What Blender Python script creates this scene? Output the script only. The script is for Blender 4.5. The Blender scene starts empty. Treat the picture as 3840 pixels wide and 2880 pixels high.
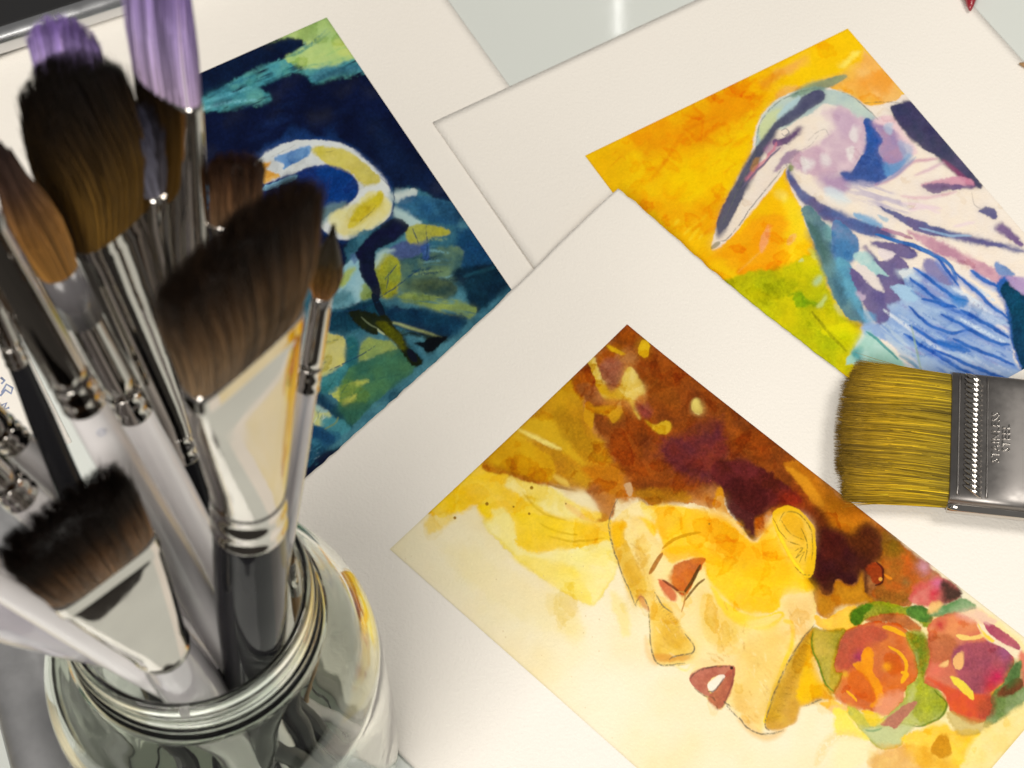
import bpy, bmesh, math, random
import numpy as np
from mathutils import Matrix, Vector

random.seed(4); rng = np.random.default_rng(11)
SC = bpy.context.scene
COL = SC.collection

# ------------------------------------------------------------------ camera
FPX, CX, CY = 7291.0, 1920.0, 1440.0          # focal length and centre for a 3840 px wide picture
TILT, ROLL, DIST = math.radians(29.7), math.radians(1.6), 0.746
_n = np.array([math.sin(ROLL)*math.sin(TILT), math.cos(ROLL)*math.sin(TILT), math.cos(TILT)])
_U = -_n; _f = np.array([0, 0, 1.0])
_Y = _f-(_f@_U)*_U; _Y /= np.linalg.norm(_Y); _X = np.cross(_Y, _U)
CM = np.array([_X, _Y, _U]); CAMP = -DIST*CM[:, 2]

cam = bpy.data.cameras.new('camera'); camo = bpy.data.objects.new('camera', cam); COL.objects.link(camo)
cam.sensor_width = 36.0; cam.lens = 36.0*FPX/3840.0
cam.clip_start = 0.02; cam.clip_end = 20.0
mw = Matrix.Identity(4)
for i in range(3):
    mw[i][0] = CM[i, 0]; mw[i][1] = -CM[i, 1]; mw[i][2] = -CM[i, 2]; mw[i][3] = CAMP[i]
camo.matrix_world = mw
cam.dof.use_dof = True; cam.dof.focus_distance = 0.705; cam.dof.aperture_fstop = 20.0
SC.camera = camo

# ------------------------------------------------------------------ light of the room
world = bpy.data.worlds.new('World'); SC.world = world; world.use_nodes = True
wb = world.node_tree.nodes['Background']
wb.inputs[0].default_value = (1.0, 0.97, 0.93, 1); wb.inputs[1].default_value = 0.185

def area(name, loc, target, size, sizey, power, colour):
    l = bpy.data.lights.new(name, 'AREA'); l.shape = 'RECTANGLE'; l.size = size; l.size_y = sizey
    l.energy = power; l.color = colour
    o = bpy.data.objects.new(name, l); COL.objects.link(o); o.location = loc
    o.rotation_euler = (Vector(target)-Vector(loc)).to_track_quat('-Z', 'Y').to_euler()
    return o
area('ceiling_lamp', (-0.40, -1.00, 1.30), (0.0, -0.1, 0.0), 0.9, 0.7, 24, (1.0, 0.955, 0.885))
area('ceiling_lamp', (0.80, 0.05, 1.40), (0.05, 0.0, 0), 0.5, 0.5, 12.0, (1.0, 0.955, 0.88))
# a slim pendant over the far end of the table, mirrored in the glass
def mirrored(px, py, h):
    d = CM@np.array([(px-CX)/FPX, (py-CY)/FPX, 1.0]); g = CAMP+d*(-CAMP[2]/d[2]); d[2] = -d[2]; return g+d*(h/d[2])
pl = mirrored(2318, 10, 1.35)
area('pendant_lamp', tuple(pl), tuple(pl+np.array([0, -1.0, -0.8])), 0.005, 0.09, 0.028, (1.0, 0.98, 0.95))

vs = SC.view_settings
vs.view_transform = 'Standard'; vs.look = 'None'; vs.exposure = 0.0; vs.gamma = 1.0; vs.use_curve_mapping = False
SC.cycles.use_denoising = True
SC.cycles.max_bounces = 12; SC.cycles.transmission_bounces = 12; SC.cycles.glossy_bounces = 6
SC.cycles.sample_clamp_indirect = 6.0

# ------------------------------------------------------------------ helpers
S = 3840.0/2212.0
def P(x, y, z=0.0):
    """point of the place at height z that the photograph shows at full-size pixel x, y"""
    d = CM@np.array([(x-CX)/FPX, (y-CY)/FPX, 1.0])
    return CAMP+d*((z-CAMP[2])/d[2])
def Q(x, y, z=0.0): return P(x*S, y*S, z)
def project(p):
    v = (np.asarray(p)-CAMP)@CM
    return CX+FPX*v[..., 0]/v[..., 2], CY+FPX*v[..., 1]/v[..., 2], v[..., 2]
def unit(v): v = np.asarray(v, float); return v/np.linalg.norm(v)
def lin(c):
    c = np.asarray(c, float)/255.0
    return np.where(c <= 0.04045, c/12.92, ((c+0.055)/1.055)**2.4)

def tag(o, label=None, cat=None, group=None, kind=None):
    for k, v in (('label', label), ('category', cat), ('group', group), ('kind', kind)):
        if v: o[k] = v
    return o
def empty(name, loc=(0, 0, 0)):
    o = bpy.data.objects.new(name, None); COL.objects.link(o); o.location = loc; o.empty_display_size = 0.01
    return o
def link(name, me, mat, parent=None):
    o = bpy.data.objects.new(name, me); COL.objects.link(o)
    if mat: me.materials.append(mat)
    if parent:
        o.parent = parent
        o.matrix_parent_inverse = Matrix.Translation(-Vector(parent.location))
    return o
def mesh_np(name, verts, quads, colors=None, smooth=True, tris=None, outward=True):
    me = bpy.data.meshes.new(name)
    verts = np.asarray(verts, np.float32); quads = np.asarray(quads, np.int32).reshape(-1, 4)
    nt = 0 if tris is None else len(tris)
    if outward:                                             # faces turned outwards
        c0 = verts.mean(0); v = (verts-c0).astype(np.float64)
        tr = np.r_[quads[:, [0, 1, 2]], quads[:, [0, 2, 3]]]
        if nt: tr = np.r_[tr, np.asarray(tris)]
        if np.einsum('ij,ij->i', v[tr[:, 0]], np.cross(v[tr[:, 1]], v[tr[:, 2]])).sum() < 0:
            quads = quads[:, ::-1]
            if nt: tris = np.asarray(tris)[:, ::-1]
    me.vertices.add(len(verts)); me.vertices.foreach_set('co', verts.ravel())
    loops = quads.ravel()
    starts = np.arange(len(quads))*4
    if nt:
        t = np.asarray(tris, np.int32).reshape(-1, 3)
        starts = np.r_[starts, len(loops)+np.arange(len(t))*3]; loops = np.r_[loops, t.ravel()]
    me.loops.add(len(loops)); me.loops.foreach_set('vertex_index', loops.astype(np.int32))
    me.polygons.add(len(starts)); me.polygons.foreach_set('loop_start', starts.astype(np.int32))
    me.update(calc_edges=True)
    if smooth: me.polygons.foreach_set('use_smooth', np.ones(len(starts), bool))
    if colors is not None:
        a = me.color_attributes.new('Col', 'FLOAT_COLOR', 'POINT')
        c = np.ones((len(verts), 4), np.float32); c[:, :3] = colors
        a.data.foreach_set('color', c.ravel())
    me.validate(); me.update()
    return me
def bm_mesh(name, bm, smooth=False):
    me = bpy.data.meshes.new(name); bmesh.ops.recalc_face_normals(bm, faces=bm.faces); bm.to_mesh(me); bm.free()
    if smooth: me.polygons.foreach_set('use_smooth', [True]*len(me.polygons))
    return me
def box_bm(sx, sy, sz, M=None, bevel=0.0, seg=2):
    bm = bmesh.new(); bmesh.ops.create_cube(bm, size=1.0)
    bmesh.ops.scale(bm, vec=(sx, sy, sz), verts=bm.verts)
    if bevel: bmesh.ops.bevel(bm, geom=bm.edges[:]+bm.verts[:], offset=bevel, segments=seg, affect='EDGES', profile=0.5)
    if M is not None: bmesh.ops.transform(bm, matrix=M, verts=bm.verts)
    return bm

# ------------------------------------------------------------------ materials
def mat(name, base=(0.5, 0.5, 0.5), rough=0.5, metal=0.0, trans=0.0, ior=1.5, coat=0.0, spec=0.5,
        attr=False, noise=None, bump=None, sss=0.0, rnoise=None, aniso=None):
    """noise=(scale, amount): patchy colour; bump=(scale, strength, distance); rnoise=(scale, lo, hi)"""
    m = bpy.data.materials.new(name); m.use_nodes = True
    nt = m.node_tree; b = nt.nodes['Principled BSDF']; N = nt.nodes.new; L = nt.links.new
    b.inputs['Base Color'].default_value = (*base, 1); b.inputs['Roughness'].default_value = rough
    b.inputs['Metallic'].default_value = metal; b.inputs['Transmission Weight'].default_value = trans
    b.inputs['IOR'].default_value = ior; b.inputs['Coat Weight'].default_value = coat
    b.inputs['Coat Roughness'].default_value = 0.06; b.inputs['Specular IOR Level'].default_value = spec
    if sss: b.inputs['Subsurface Weight'].default_value = sss; b.inputs['Subsurface Radius'].default_value = (0.004, 0.004, 0.004)
    tc = N('ShaderNodeTexCoord'); src = None
    if attr:
        a = N('ShaderNodeVertexColor'); a.layer_name = 'Col'; src = a.outputs['Color']
    if noise:
        t = N('ShaderNodeTexNoise'); t.inputs['Scale'].default_value = noise[0]; t.inputs['Detail'].default_value = 5
        L(tc.outputs['Object'], t.inputs['Vector'])
        r = N('ShaderNodeMapRange'); r.inputs['From Min'].default_value = 0.25; r.inputs['From Max'].default_value = 0.75
        r.inputs['To Min'].default_value = 1-noise[1]; r.inputs['To Max'].default_value = 1+noise[1]
        L(t.outputs['Fac'], r.inputs['Value'])
        v = N('ShaderNodeVectorMath'); v.operation = 'SCALE'
        if src: L(src, v.inputs[0])
        else: v.inputs[0].default_value = base
        L(r.outputs['Result'], v.inputs['Scale']); src = v.outputs['Vector']
    if src: L(src, b.inputs['Base Color'])
    if rnoise:
        t = N('ShaderNodeTexNoise'); t.inputs['Scale'].default_value = rnoise[0]; t.inputs['Detail'].default_value = 4
        L(tc.outputs['Object'], t.inputs['Vector'])
        r = N('ShaderNodeMapRange'); r.inputs['From Min'].default_value = 0.3; r.inputs['From Max'].default_value = 0.7
        r.inputs['To Min'].default_value = rnoise[1]; r.inputs['To Max'].default_value = rnoise[2]
        L(t.outputs['Fac'], r.inputs['Value']); L(r.outputs['Result'], b.inputs['Roughness'])
    if bump:
        t = N('ShaderNodeTexNoise'); t.inputs['Scale'].default_value = bump[0]; t.inputs['Detail'].default_value = 3
        L(tc.outputs['Object'], t.inputs['Vector'])
        bp = N('ShaderNodeBump'); bp.inputs['Strength'].default_value = bump[1]; bp.inputs['Distance'].default_value = bump[2]
        L(t.outputs['Fac'], bp.inputs['Height']); L(bp.outputs['Normal'], b.inputs['Normal'])
    return m

PAPER = (0.83, 0.79, 0.728)
M_paper = mat('watercolour_paper', PAPER, 0.9, spec=0.15, noise=(9, 0.02), bump=(900, 0.35, 0.0006))
M_paint = mat('watercolour_paint', rough=0.8, spec=0.06, attr=True, bump=(900, 0.35, 0.0006))
M_table = mat('pale_glass_table', (0.66, 0.69, 0.655), 0.05, spec=0.6, noise=(3, 0.04))
M_chrome = mat('nickel_ferrule', (0.54, 0.51, 0.475), 0.08, 1.0, noise=(60, 0.06), rnoise=(250, 0.03, 0.10))
M_steel = mat('stainless_ferrule', (0.25, 0.235, 0.225), 0.4, 1.0, noise=(80, 0.06), rnoise=(300, 0.36, 0.46))
M_white = mat('white_lacquer', (0.86, 0.83, 0.83), 0.25, coat=0.4, noise=(40, 0.05), bump=(200, 0.1, 0.0003))
M_black = mat('black_lacquer', (0.012, 0.012, 0.014), 0.04, spec=0.09, rnoise=(120, 0.02, 0.06))
M_acryl = mat('milky_acrylic', (0.80, 0.77, 0.79), 0.10, trans=0.45, ior=1.49, coat=0.5, noise=(60, 0.06))
M_lilac = mat('lilac_acrylic', (0.72, 0.68, 0.74), 0.12, trans=0.35, ior=1.49, coat=0.5, noise=(50, 0.06))
M_smoke = mat('smoky_sleeve', (0.20, 0.19, 0.20), 0.2, trans=0.5, ior=1.45)
M_hair = mat('brush_hair', rough=0.5, spec=0.35, attr=True)
M_glass = mat('jar_glass', (0.90, 0.925, 0.86), 0.0, trans=1.0, ior=1.48, bump=(60, 0.025, 0.002))
M_wood = mat('bare_wood', (0.42, 0.25, 0.11), 0.5, noise=(90, 0.25))
M_pen = mat('blue_ink', (0.24, 0.29, 0.45), 0.6)
# ------------------------------------------------------------------ the table and the sheets lying on it
fl = box_bm(6, 6, 0.02, Matrix.Translation((0, 0, -0.76)))  # unseen floor, added dark so ferrules and lacquer reflect something dark
tag(link('floor', bm_mesh('floor', fl), mat('dark_floor', (0.05, 0.045, 0.04), 0.6, noise=(4, .3))), kind='structure', label='unseen dark floor added far below the table top')
bm = box_bm(1.32, 1.16, 0.02, Matrix.Translation((0.38, 0.27, -0.01)))
tag(link('table_top', bm_mesh('table_top', bm), M_table), kind='structure', label='pale grey green glossy glass table top under the papers')

class Sheet:
    """a rectangular sheet: corner o, unit axes e1 and e2, size l1 x l2; zf(u, v) is the height of its upper face"""
    def __init__(s, o, e1, l1, l2, zf, turn=1):
        s.o = np.array([o[0], o[1], 0.0]); s.e1 = unit([e1[0], e1[1], 0]); s.e2 = np.array([-s.e1[1], s.e1[0], 0])*turn
        s.l1, s.l2, s.zf = l1, l2, zf
    def uv(s, p): d = np.asarray(p)-s.o; return d@s.e1, d@s.e2
    def z_at(s, pts):
        d = pts-s.o; return s.zf(d@s.e1, d@s.e2)
    def mesh(s, name, nx, ny, thick, ragged=0.0):
        u = np.linspace(0, s.l1, nx); v = np.linspace(0, s.l2, ny)
        U_, V_ = np.meshgrid(u, v, indexing='ij')
        p = s.o+U_[..., None]*s.e1+V_[..., None]*s.e2
        if ragged:
            def rag(n):
                r = rng.normal(0, 1, n); k = np.ones(3)/3; return np.convolve(r, k, 'same')*ragged
            p[:, 0] += s.e2*rag(nx)[:, None]; p[:, -1] += s.e2*rag(nx)[:, None]
            p[0] += s.e1*rag(ny)[:, None]; p[-1] += s.e1*rag(ny)[:, None]
        p[..., 2] = s.zf(U_, V_)
        lo = p.copy(); lo[..., 2] -= thick
        n = nx*ny; V = np.r_[p.reshape(-1, 3), lo.reshape(-1, 3)]
        I = np.arange(n).reshape(nx, ny)
        a = np.stack([I[:-1, :-1], I[1:, :-1], I[1:, 1:], I[:-1, 1:]], -1).reshape(-1, 4)
        if np.cross(s.e1, s.e2)[2] < 0: a = a[:, ::-1]
        F = [a, a[:, ::-1]+n]
        loop = np.r_[I[:, 0], I[-1, 1:], I[-2::-1, -1], I[0, -2:0:-1]]
        nx_ = np.roll(loop, -1)
        side = np.stack([loop, nx_, nx_+n, loop+n], -1)
        if np.cross(s.e1, s.e2)[2] > 0: side = side[:, ::-1]
        F.append(side)
        me = mesh_np(name, V, np.concatenate(F), smooth=False)
        return me

def sheet_thing(name, label, sheet, thick, nx=60, ny=80, ragged=0.0):
    t = empty(name, (*sheet.o[:2], 0)); tag(t, label, 'painting')
    o = link('paper', sheet.mesh('paper', nx, ny, thick, ragged), M_paper, t)
    return t

# blue wader sheet
bo, bl = P(1225, 66, .0006), P(739, 278, .0006)
be1 = unit((bl-bo)*[1, 1, 0]); be2 = np.array([-be1[1], be1[0], 0])
if be2@(P(1931, 1038)-bo) < 0: be2 = -be2
edge = P(1820, 200)
mr = -((edge-bo)@be1)                                   # white margin right of the picture
lw = (P(110*S, 700*S)-bo)@be1
sh_blue = Sheet(bo-be1*mr-be2*0.052, be1, lw+mr, 0.315, lambda u, v: 0.0006+0*u, 1 if np.cross(be1, be2)[2] > 0 else -1)
T_blue = sheet_thing('watercolour_painting', 'watercolour of a white and yellow bird on dark navy, sheet behind the brushes', sh_blue, 0.0005)

# heron sheet
ho, hl = P(3327, -326), P(1624, 464)
he1 = unit((hl-ho)*[1, 1, 0])
sh_heron = Sheet(ho, he1, np.linalg.norm((hl-ho)[:2]), 0.262, lambda u, v: 0.0012+0.0005*(1+np.sin(u*31+v*17))*np.clip(np.sin(u/0.30*3.14), 0, 1)*np.clip(np.sin(v/0.262*3.14), 0, 1)**2*np.clip((0.16-v)/0.06, 0, 1), 1)
if sh_heron.e2@(P(3000, 1200)-ho) < 0: sh_heron = Sheet(ho, he1, sh_heron.l1, 0.262, sh_heron.zf, -1)
T_heron = sheet_thing('watercolour_painting', 'watercolour of a blue heron on orange and yellow, partly under the portrait sheet', sh_heron, 0.0006)

# portrait sheet
fo, fl = P(2317, 706, .004), P(774, 2083, .001)
fe1 = unit((fl-fo)*[1, 1, 0]); fl1 = np.linalg.norm((fl-fo)[:2])
def zfront(u, v):
    base = 0.0021-0.0010*np.clip(u/fl1, 0, 1)
    lift = 0.0085*np.exp(-((u/0.050)**2+(v/0.045)**2))+0.0012*np.exp(-(v/0.02)**2)*np.exp(-((u-0.06)/0.06)**2)
    return base+lift+0.0005*(1+np.sin(u*33+v*21))*np.clip(np.sin(u/fl1*3.14), 0, 1)*np.clip(np.sin(v/0.265*3.14), 0, 1)
fo = P(2317, 706, float(zfront(0, 0)))
sh_front = Sheet(fo, fe1, fl1, 0.265, zfront, 1)
if sh_front.e2@(P(3219, 1355)-fo) < 0: sh_front = Sheet(fo, fe1, fl1, 0.265, zfront, -1)
T_front = sheet_thing('watercolour_painting', 'watercolour portrait of a face with flowers in yellow and brown, topmost sheet', sh_front, 0.00045, 160, 200, 0.00025)

# a scrap with ink doodles, and a cream card, at the left
a, b = Q(-60, 700), Q(66, 960)
e = unit((b-a)*[1, 1, 0])
sh_s = Sheet(Q(-2, 640), e, 0.075, 0.05, lambda u, v: 0.0005+0*u, -1)
T_scr = empty('sketch_scrap', (*sh_s.o[:2], 0)); tag(T_scr, 'white paper scrap with blue ink doodles behind the brushes', 'paper')
link('paper', sh_s.mesh('paper', 6, 6, 0.0004), M_paper, T_scr)
def tube_np(pts, r, n=6, cap=True):
    pts = np.asarray(pts, float); k = len(pts); r = np.broadcast_to(r, (k,))
    tg = np.gradient(pts, axis=0); V = []
    for i in range(k):
        t = unit(tg[i]); ref = np.array([0, 0, 1.0]) if abs(t[2]) < 0.9 else np.array([1.0, 0, 0])
        x = unit(np.cross(t, ref)); y = np.cross(t, x)
        for j in range(n):
            an = 2*math.pi*j/n; V.append(pts[i]+r[i]*(math.cos(an)*x+math.sin(an)*y))
    F = [(i*n+j, i*n+(j+1) % n, (i+1)*n+(j+1) % n, (i+1)*n+j) for i in range(k-1) for j in range(n)]
    V.append(pts[0]); V.append(pts[-1]); T = []
    for j in range(n):
        T.append((k*n, (j+1) % n, j)); T.append((k*n+1, (k-1)*n+j, (k-1)*n+(j+1) % n))
    return np.array(V), np.array(F), np.array(T)
for k, pts in enumerate(([(0, 855), (12, 842), (24, 850), (27, 838), (14, 830), (4, 848)], [(2, 815), (10, 822), (3, 829)], [(2, 876), (14, 870), (8, 884), (20, 880)])):
    pp = [Q(x, y, 0.0006) for x, y in pts]
    V, F, T = tube_np(pp, 0.0005, 5)
    V[:, 2] = 0.0005+(V[:, 2]-0.0005)*0.2
    link('ink_doodle', mesh_np('ink_doodle', V, F, tris=T), M_pen, T_scr)
M_cream = mat('cream_card', (0.80, 0.72, 0.52), 0.7, noise=(30, 0.05))
sh_c = Sheet(P(-150, 2600), unit((P(150, 3100)-P(0, 2714))*[1, 1, 0]), 0.12, 0.06, lambda u, v: 0.002+0*u, -1)
tag(link('cream_card', sh_c.mesh('cream_card', 4, 4, 0.002), M_cream), 'cream card lying beside the grey metal bar', 'card')
# ------------------------------------------------------------------ watercolour: washes, strokes and pencil laid on each sheet
_tab = rng.uniform(-1, 1, (256, 256))
def vnoise(x, y):
    xi = np.floor(x).astype(int); yi = np.floor(y).astype(int); fx = x-xi; fy = y-yi
    fx = fx*fx*(3-2*fx); fy = fy*fy*(3-2*fy); a, b = xi & 255, (xi+1) & 255; c, d = yi & 255, (yi+1) & 255
    return (_tab[a, c]*(1-fx)+_tab[b, c]*fx)*(1-fy)+(_tab[a, d]*(1-fx)+_tab[b, d]*fx)*fy
def fbm(x, y, s, o=3, seed=0.0):
    r = 0; amp = 1; tot = 0
    for k in range(o):
        r = r+amp*vnoise(x/s+seed*17.3+k*37.1, y/s+seed*9.7+k*71.7); tot += amp; amp *= 0.55; s = s*0.47
    return r/tot
def smooth_poly(p, closed=True, k=4):
    p = np.asarray(p, float); n = len(p); out = []
    rngi = range(n) if closed else range(n-1)
    for i in rngi:
        if closed: a, b, c, d = p[i-1], p[i], p[(i+1) % n], p[(i+2) % n]
        else: a, b, c, d = p[max(i-1, 0)], p[i], p[i+1], p[min(i+2, n-1)]
        for f in np.arange(k)/k:
            out.append(0.5*((2*b)+(c-a)*f+(2*a-5*b+4*c-d)*f*f+(3*b-a-3*c+d)*f**3))
    if not closed: out.append(p[-1])
    return np.array(out)

class Painting:
    def __init__(s, parent, sheet, top, left, along, l2, step=0.00028):
        """painted rectangle on a sheet: corner top, side towards left; along: a point on the other side"""
        z0 = float(sheet.zf(0.05, 0.08))
        o, l, a = P(*top, z0), P(*left, z0), P(*along, z0)
        s.sheet = sheet; s.parent = parent; s.o = o*[1, 1, 0]; s.e1 = unit((l-o)*[1, 1, 0]); s.l1 = np.linalg.norm((l-o)[:2])
        e2 = np.array([-s.e1[1], s.e1[0], 0]); s.e2 = e2 if e2@(a-o) > 0 else -e2
        s.l2 = l2 if isinstance(l2, float) else float((P(*l2, z0)-o)@s.e2)
        s.nx, s.ny = int(s.l1/step)+1, int(s.l2/step)+1
        u = np.linspace(0, s.l1, s.nx); v = np.linspace(0, s.l2, s.ny); U_, V_ = np.meshgrid(u, v, indexing='ij')
        p = s.o+U_[..., None]*s.e1+V_[..., None]*s.e2; p[..., 2] = sheet.z_at(p)+0.00012
        s.p = p.reshape(-1, 3); s.U, s.V = U_.ravel(), V_.ravel()
        s.X, s.Y, _ = project(s.p); s.c = np.zeros((len(s.X), 3)); s.k = 0
    lost = 1.0; fade = .10
    grow = 0.0; halo = 0.0                                  # how far washes spread beyond their drawn outline
    def fill(s, c, c2=None, sc=200):
        c = lin(c); s.c[:] = c
        if c2 is not None:
            n = np.clip(.5+.9*fbm(s.X, s.Y, sc, 4, 3.3), 0, 1)[:, None]; s.c += (lin(c2)-c)*n
    def _blend(s, idx, a, c, c2, x, y, n2, mul):
        s.k += 1
        c = lin(c)[None]
        if c2 is not None:
            n = np.clip(.5+1.1*fbm(x, y, n2, 3, s.k*.37), 0, 1)[:, None]; c = c+(lin(c2)[None]-c)*n
        a = a[:, None]
        if mul: s.c[idx] = s.c[idx]*(1-a+a*c)
        else: s.c[idx] = s.c[idx]*(1-a)+c*a
    def poly(s, z, pts, c, a=1.0, soft=4, wob=7, c2=None, n2=70, edge=0.0, sm=True, mul=False, tex=0.12, ew=7, dry=0.0, ang=0.0, lost=None, fade=None, dens=0.0):
        lost = s.lost if lost is None else lost; fade = s.fade if fade is None else fade
        pts = np.array([(z[0]+z[2]*x, z[1]+z[2]*y) for x, y in pts], float)
        if sm: pts = smooth_poly(pts)
        m = soft*2+wob*2+4+s.grow+(24 if s.halo else 0); lo = pts.min(0)-m; hi = pts.max(0)+m
        idx = np.nonzero((s.X > lo[0]) & (s.X < hi[0]) & (s.Y > lo[1]) & (s.Y < hi[1]))[0]
        if not len(idx): return
        x, y = s.X[idx], s.Y[idx]; k = s.k+1
        wx = x+wob*(fbm(x, y, 34, 3, k*.61)+.5*fbm(x, y, 9, 2, k*.2)); wy = y+wob*(fbm(x, y, 34, 3, k*.61+50)+.5*fbm(x, y, 9, 2, k*.2+9))
        ins = np.zeros(len(x), bool); d2 = np.full(len(x), 1e12)
        q = np.roll(pts, -1, 0)
        for (ax_, ay), (bx, by) in zip(pts, q):
            ex, ey = bx-ax_, by-ay; L2 = ex*ex+ey*ey+1e-9
            px_, py_ = wx-ax_, wy-ay; t = np.clip((px_*ex+py_*ey)/L2, 0, 1)
            d2 = np.minimum(d2, (px_-t*ex)**2+(py_-t*ey)**2)
            c1 = (ay <= wy) != (by <= wy)
            if c1.any():
                xi = ax_+(wy-ay)/(by-ay if by != ay else 1e-9)*ex; ins ^= c1 & (wx < xi)
        d = np.sqrt(d2); sd = np.where(ins, d, -d)+s.grow
        if s.halo and lin(c).max() < .5 and soft < 20:
            h = np.clip(.5+sd/44, 0, 1); h = h*h*(3-2*h)*s.halo*a*(.6+.6*fbm(x, y, 60, 2, k*.9)); s._blend(idx, np.clip(h, 0, 1), c, None, x, y, n2, mul)
        sf = soft*(.75+4.5*np.clip(fbm(x, y, 110, 3, k*.47)+.05, 0, 1)**1.3)*lost+soft*(1-lost)      # edges lost and found
        al = np.clip(.5+sd/(2*sf+1e-6), 0, 1); al = al*al*(3-2*al)*a
        if fade:
            th = (k*2.399) % 6.283; t = (x-pts[:, 0].mean())*math.cos(th)+(y-pts[:, 1].mean())*math.sin(th); t = t/(np.ptp(pts, axis=0).max()*.5+1)
            al = al*(1-fade*np.clip(.5+.6*t+.5*fbm(x, y, 60, 2, k*.71), 0, 1)*(.35+.65*lin(c).max()))
        if a >= .9: al = al/a
        al = al*(1-tex*(.1+.9*lin(c).max())*(.5+.5*fbm(x, y, 26, 3, k*.13)))
        if dry:
            r = math.radians(ang); u = x*math.cos(r)+y*math.sin(r); v = -x*math.sin(r)+y*math.cos(r)
            st = fbm(u/7, v, 9, 2, k*.77); al = al*np.clip(.5+(st-(dry*2-1)*.6)*2.2, 0, 1)
        if dens: s.k += 1; s.c[idx] = np.clip(s.c[idx], 1e-4, 1)**(1+dens*al*np.clip(s.c[idx].max(1)*1.6, .12, 1))[:, None]        # a second coat of the same pigment
        else: s._blend(idx, al, c, c2, x, y, n2, mul)
        if edge:
            e = np.exp(-((sd-2)/ew)**2)*edge*(sd > -3); s.c[idx] = np.clip(s.c[idx], 1e-4, 1)**(1+e*.8*np.clip(s.c[idx].max(1)*1.6, .15, 1))[:, None]
    def line(s, z, pts, w, c, a=1.0, taper=True, wob=4, rough=0.0, c2=None, soft=1.6):
        pts = np.array([(z[0]+z[2]*x, z[1]+z[2]*y) for x, y in pts], float)
        if len(pts) > 2: pts = smooth_poly(pts, False)
        w = w*z[2]/2; m = w+wob*2+4; lo = pts.min(0)-m; hi = pts.max(0)+m
        idx = np.nonzero((s.X > lo[0]) & (s.X < hi[0]) & (s.Y > lo[1]) & (s.Y < hi[1]))[0]
        if not len(idx): return
        x, y = s.X[idx], s.Y[idx]; k = s.k+1
        wx = x+wob*fbm(x, y, 40, 3, k*.5); wy = y+wob*fbm(x, y, 40, 3, k*.5+20)
        best = np.full(len(x), 1e9); n = len(pts)-1; tt = np.zeros(len(x))
        for i in range(n):
            ex, ey = pts[i+1]-pts[i]; L2 = ex*ex+ey*ey+1e-9
            t = np.clip(((wx-pts[i, 0])*ex+(wy-pts[i, 1])*ey)/L2, 0, 1)
            d = np.hypot(wx-pts[i, 0]-t*ex, wy-pts[i, 1]-t*ey); b = d < best
            best = np.where(b, d, best); tt = np.where(b, (i+t)/n, tt)
        ww = w*(np.sqrt(np.clip(4*tt*(1-tt), 0, 1))*.75+.25) if taper else w
        al = np.clip((ww-best)/(2*soft)+.5, 0, 1)*a
        if rough: al = al*np.clip(.6+1.6*fbm(x, y, 7, 2, k*.3)-rough+.5, 0, 1)
        s._blend(idx, al, c, c2, x, y, 40, False)
    def blob(s, z, c0, r, c, a=.8, c2=None):
        cx, cy = z[0]+z[2]*c0[0], z[1]+z[2]*c0[1]; r = r*z[2]
        idx = np.nonzero((abs(s.X-cx) < 2.6*r) & (abs(s.Y-cy) < 2.6*r))[0]
        if not len(idx): return
        x, y = s.X[idx], s.Y[idx]; k = s.k+1
        d = np.hypot(x-cx+.35*r*fbm(x, y, r*.8, 3, k*.4), y-cy+.35*r*fbm(x, y, r*.8, 3, k*.4+8))
        s._blend(idx, a*np.exp(-(d/r)**2), c, c2, x, y, 30, False)
    def dot(s, z, c0, r, c):
        cx, cy = z[0]+z[2]*c0[0], z[1]+z[2]*c0[1]; r = r*z[2]
        idx = np.nonzero((abs(s.X-cx) < 2*r+4) & (abs(s.Y-cy) < 2*r+4))[0]
        if len(idx): s._blend(idx, np.clip((r-np.hypot(s.X[idx]-cx, s.Y[idx]-cy))/3+.5, 0, 1), c, None, s.X[idx], s.Y[idx], 1, False)
    def blooms(s, n, lo, hi, a=.5, sat=.55, ang=None):
        """overlapping washes: irregular glazes a little darker than what they lie on"""
        sa = 1-s.c.min(1)/(s.c.max(1)+1e-6); cand = np.nonzero(sa > sat)[0]
        for _ in range(n):
            i = cand[rng.integers(len(cand))]; r = rng.uniform(lo, hi); th0 = rng.uniform(0, 6.28) if ang is None else math.radians(ang+rng.normal(0, 14)); asp = rng.uniform(.3, .8)
            pts = []
            for q in range(8):
                t = q/8*6.283; rr = r*rng.uniform(.65, 1.25); x, y = rr*math.cos(t), rr*asp*math.sin(t)
                pts.append((s.X[i]+x*math.cos(th0)-y*math.sin(th0), s.Y[i]+x*math.sin(th0)+y*math.cos(th0)))
            s.poly((0, 0, 1.0), pts, (90, 90, 90), a*rng.uniform(.4, 1), rng.uniform(2, 8), 12, edge=rng.choice([0, .15, .25]), fade=.4, dens=.34)
    def bleed(s, run=1.0):
        # washes run into each other: some borders stay crisp, others are lost
        C = s.c.reshape(s.nx, s.ny, 3)
        def blur(a, r):
            k = np.exp(-np.arange(-2*r, 2*r+1)**2/(2.0*(r*.8)**2)); k /= k.sum()
            for ax_ in (0, 1):
                pad = [(0, 0)]*3; pad[ax_] = (2*r, 2*r); q = np.pad(a, pad, mode='edge'); o_ = 0
                for i, w in enumerate(k): o_ = o_+w*(q[i:i+a.shape[0]] if ax_ == 0 else q[:, i:i+a.shape[1]])
                a = o_
            return a
        m1 = np.clip(.35+1.3*fbm(s.X, s.Y, 90, 3, 2.2), 0, .9)[:, None]*run; m2 = np.clip(-.1+1.7*fbm(s.X, s.Y, 140, 3, 6.6), 0, .8)[:, None]*run
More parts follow.
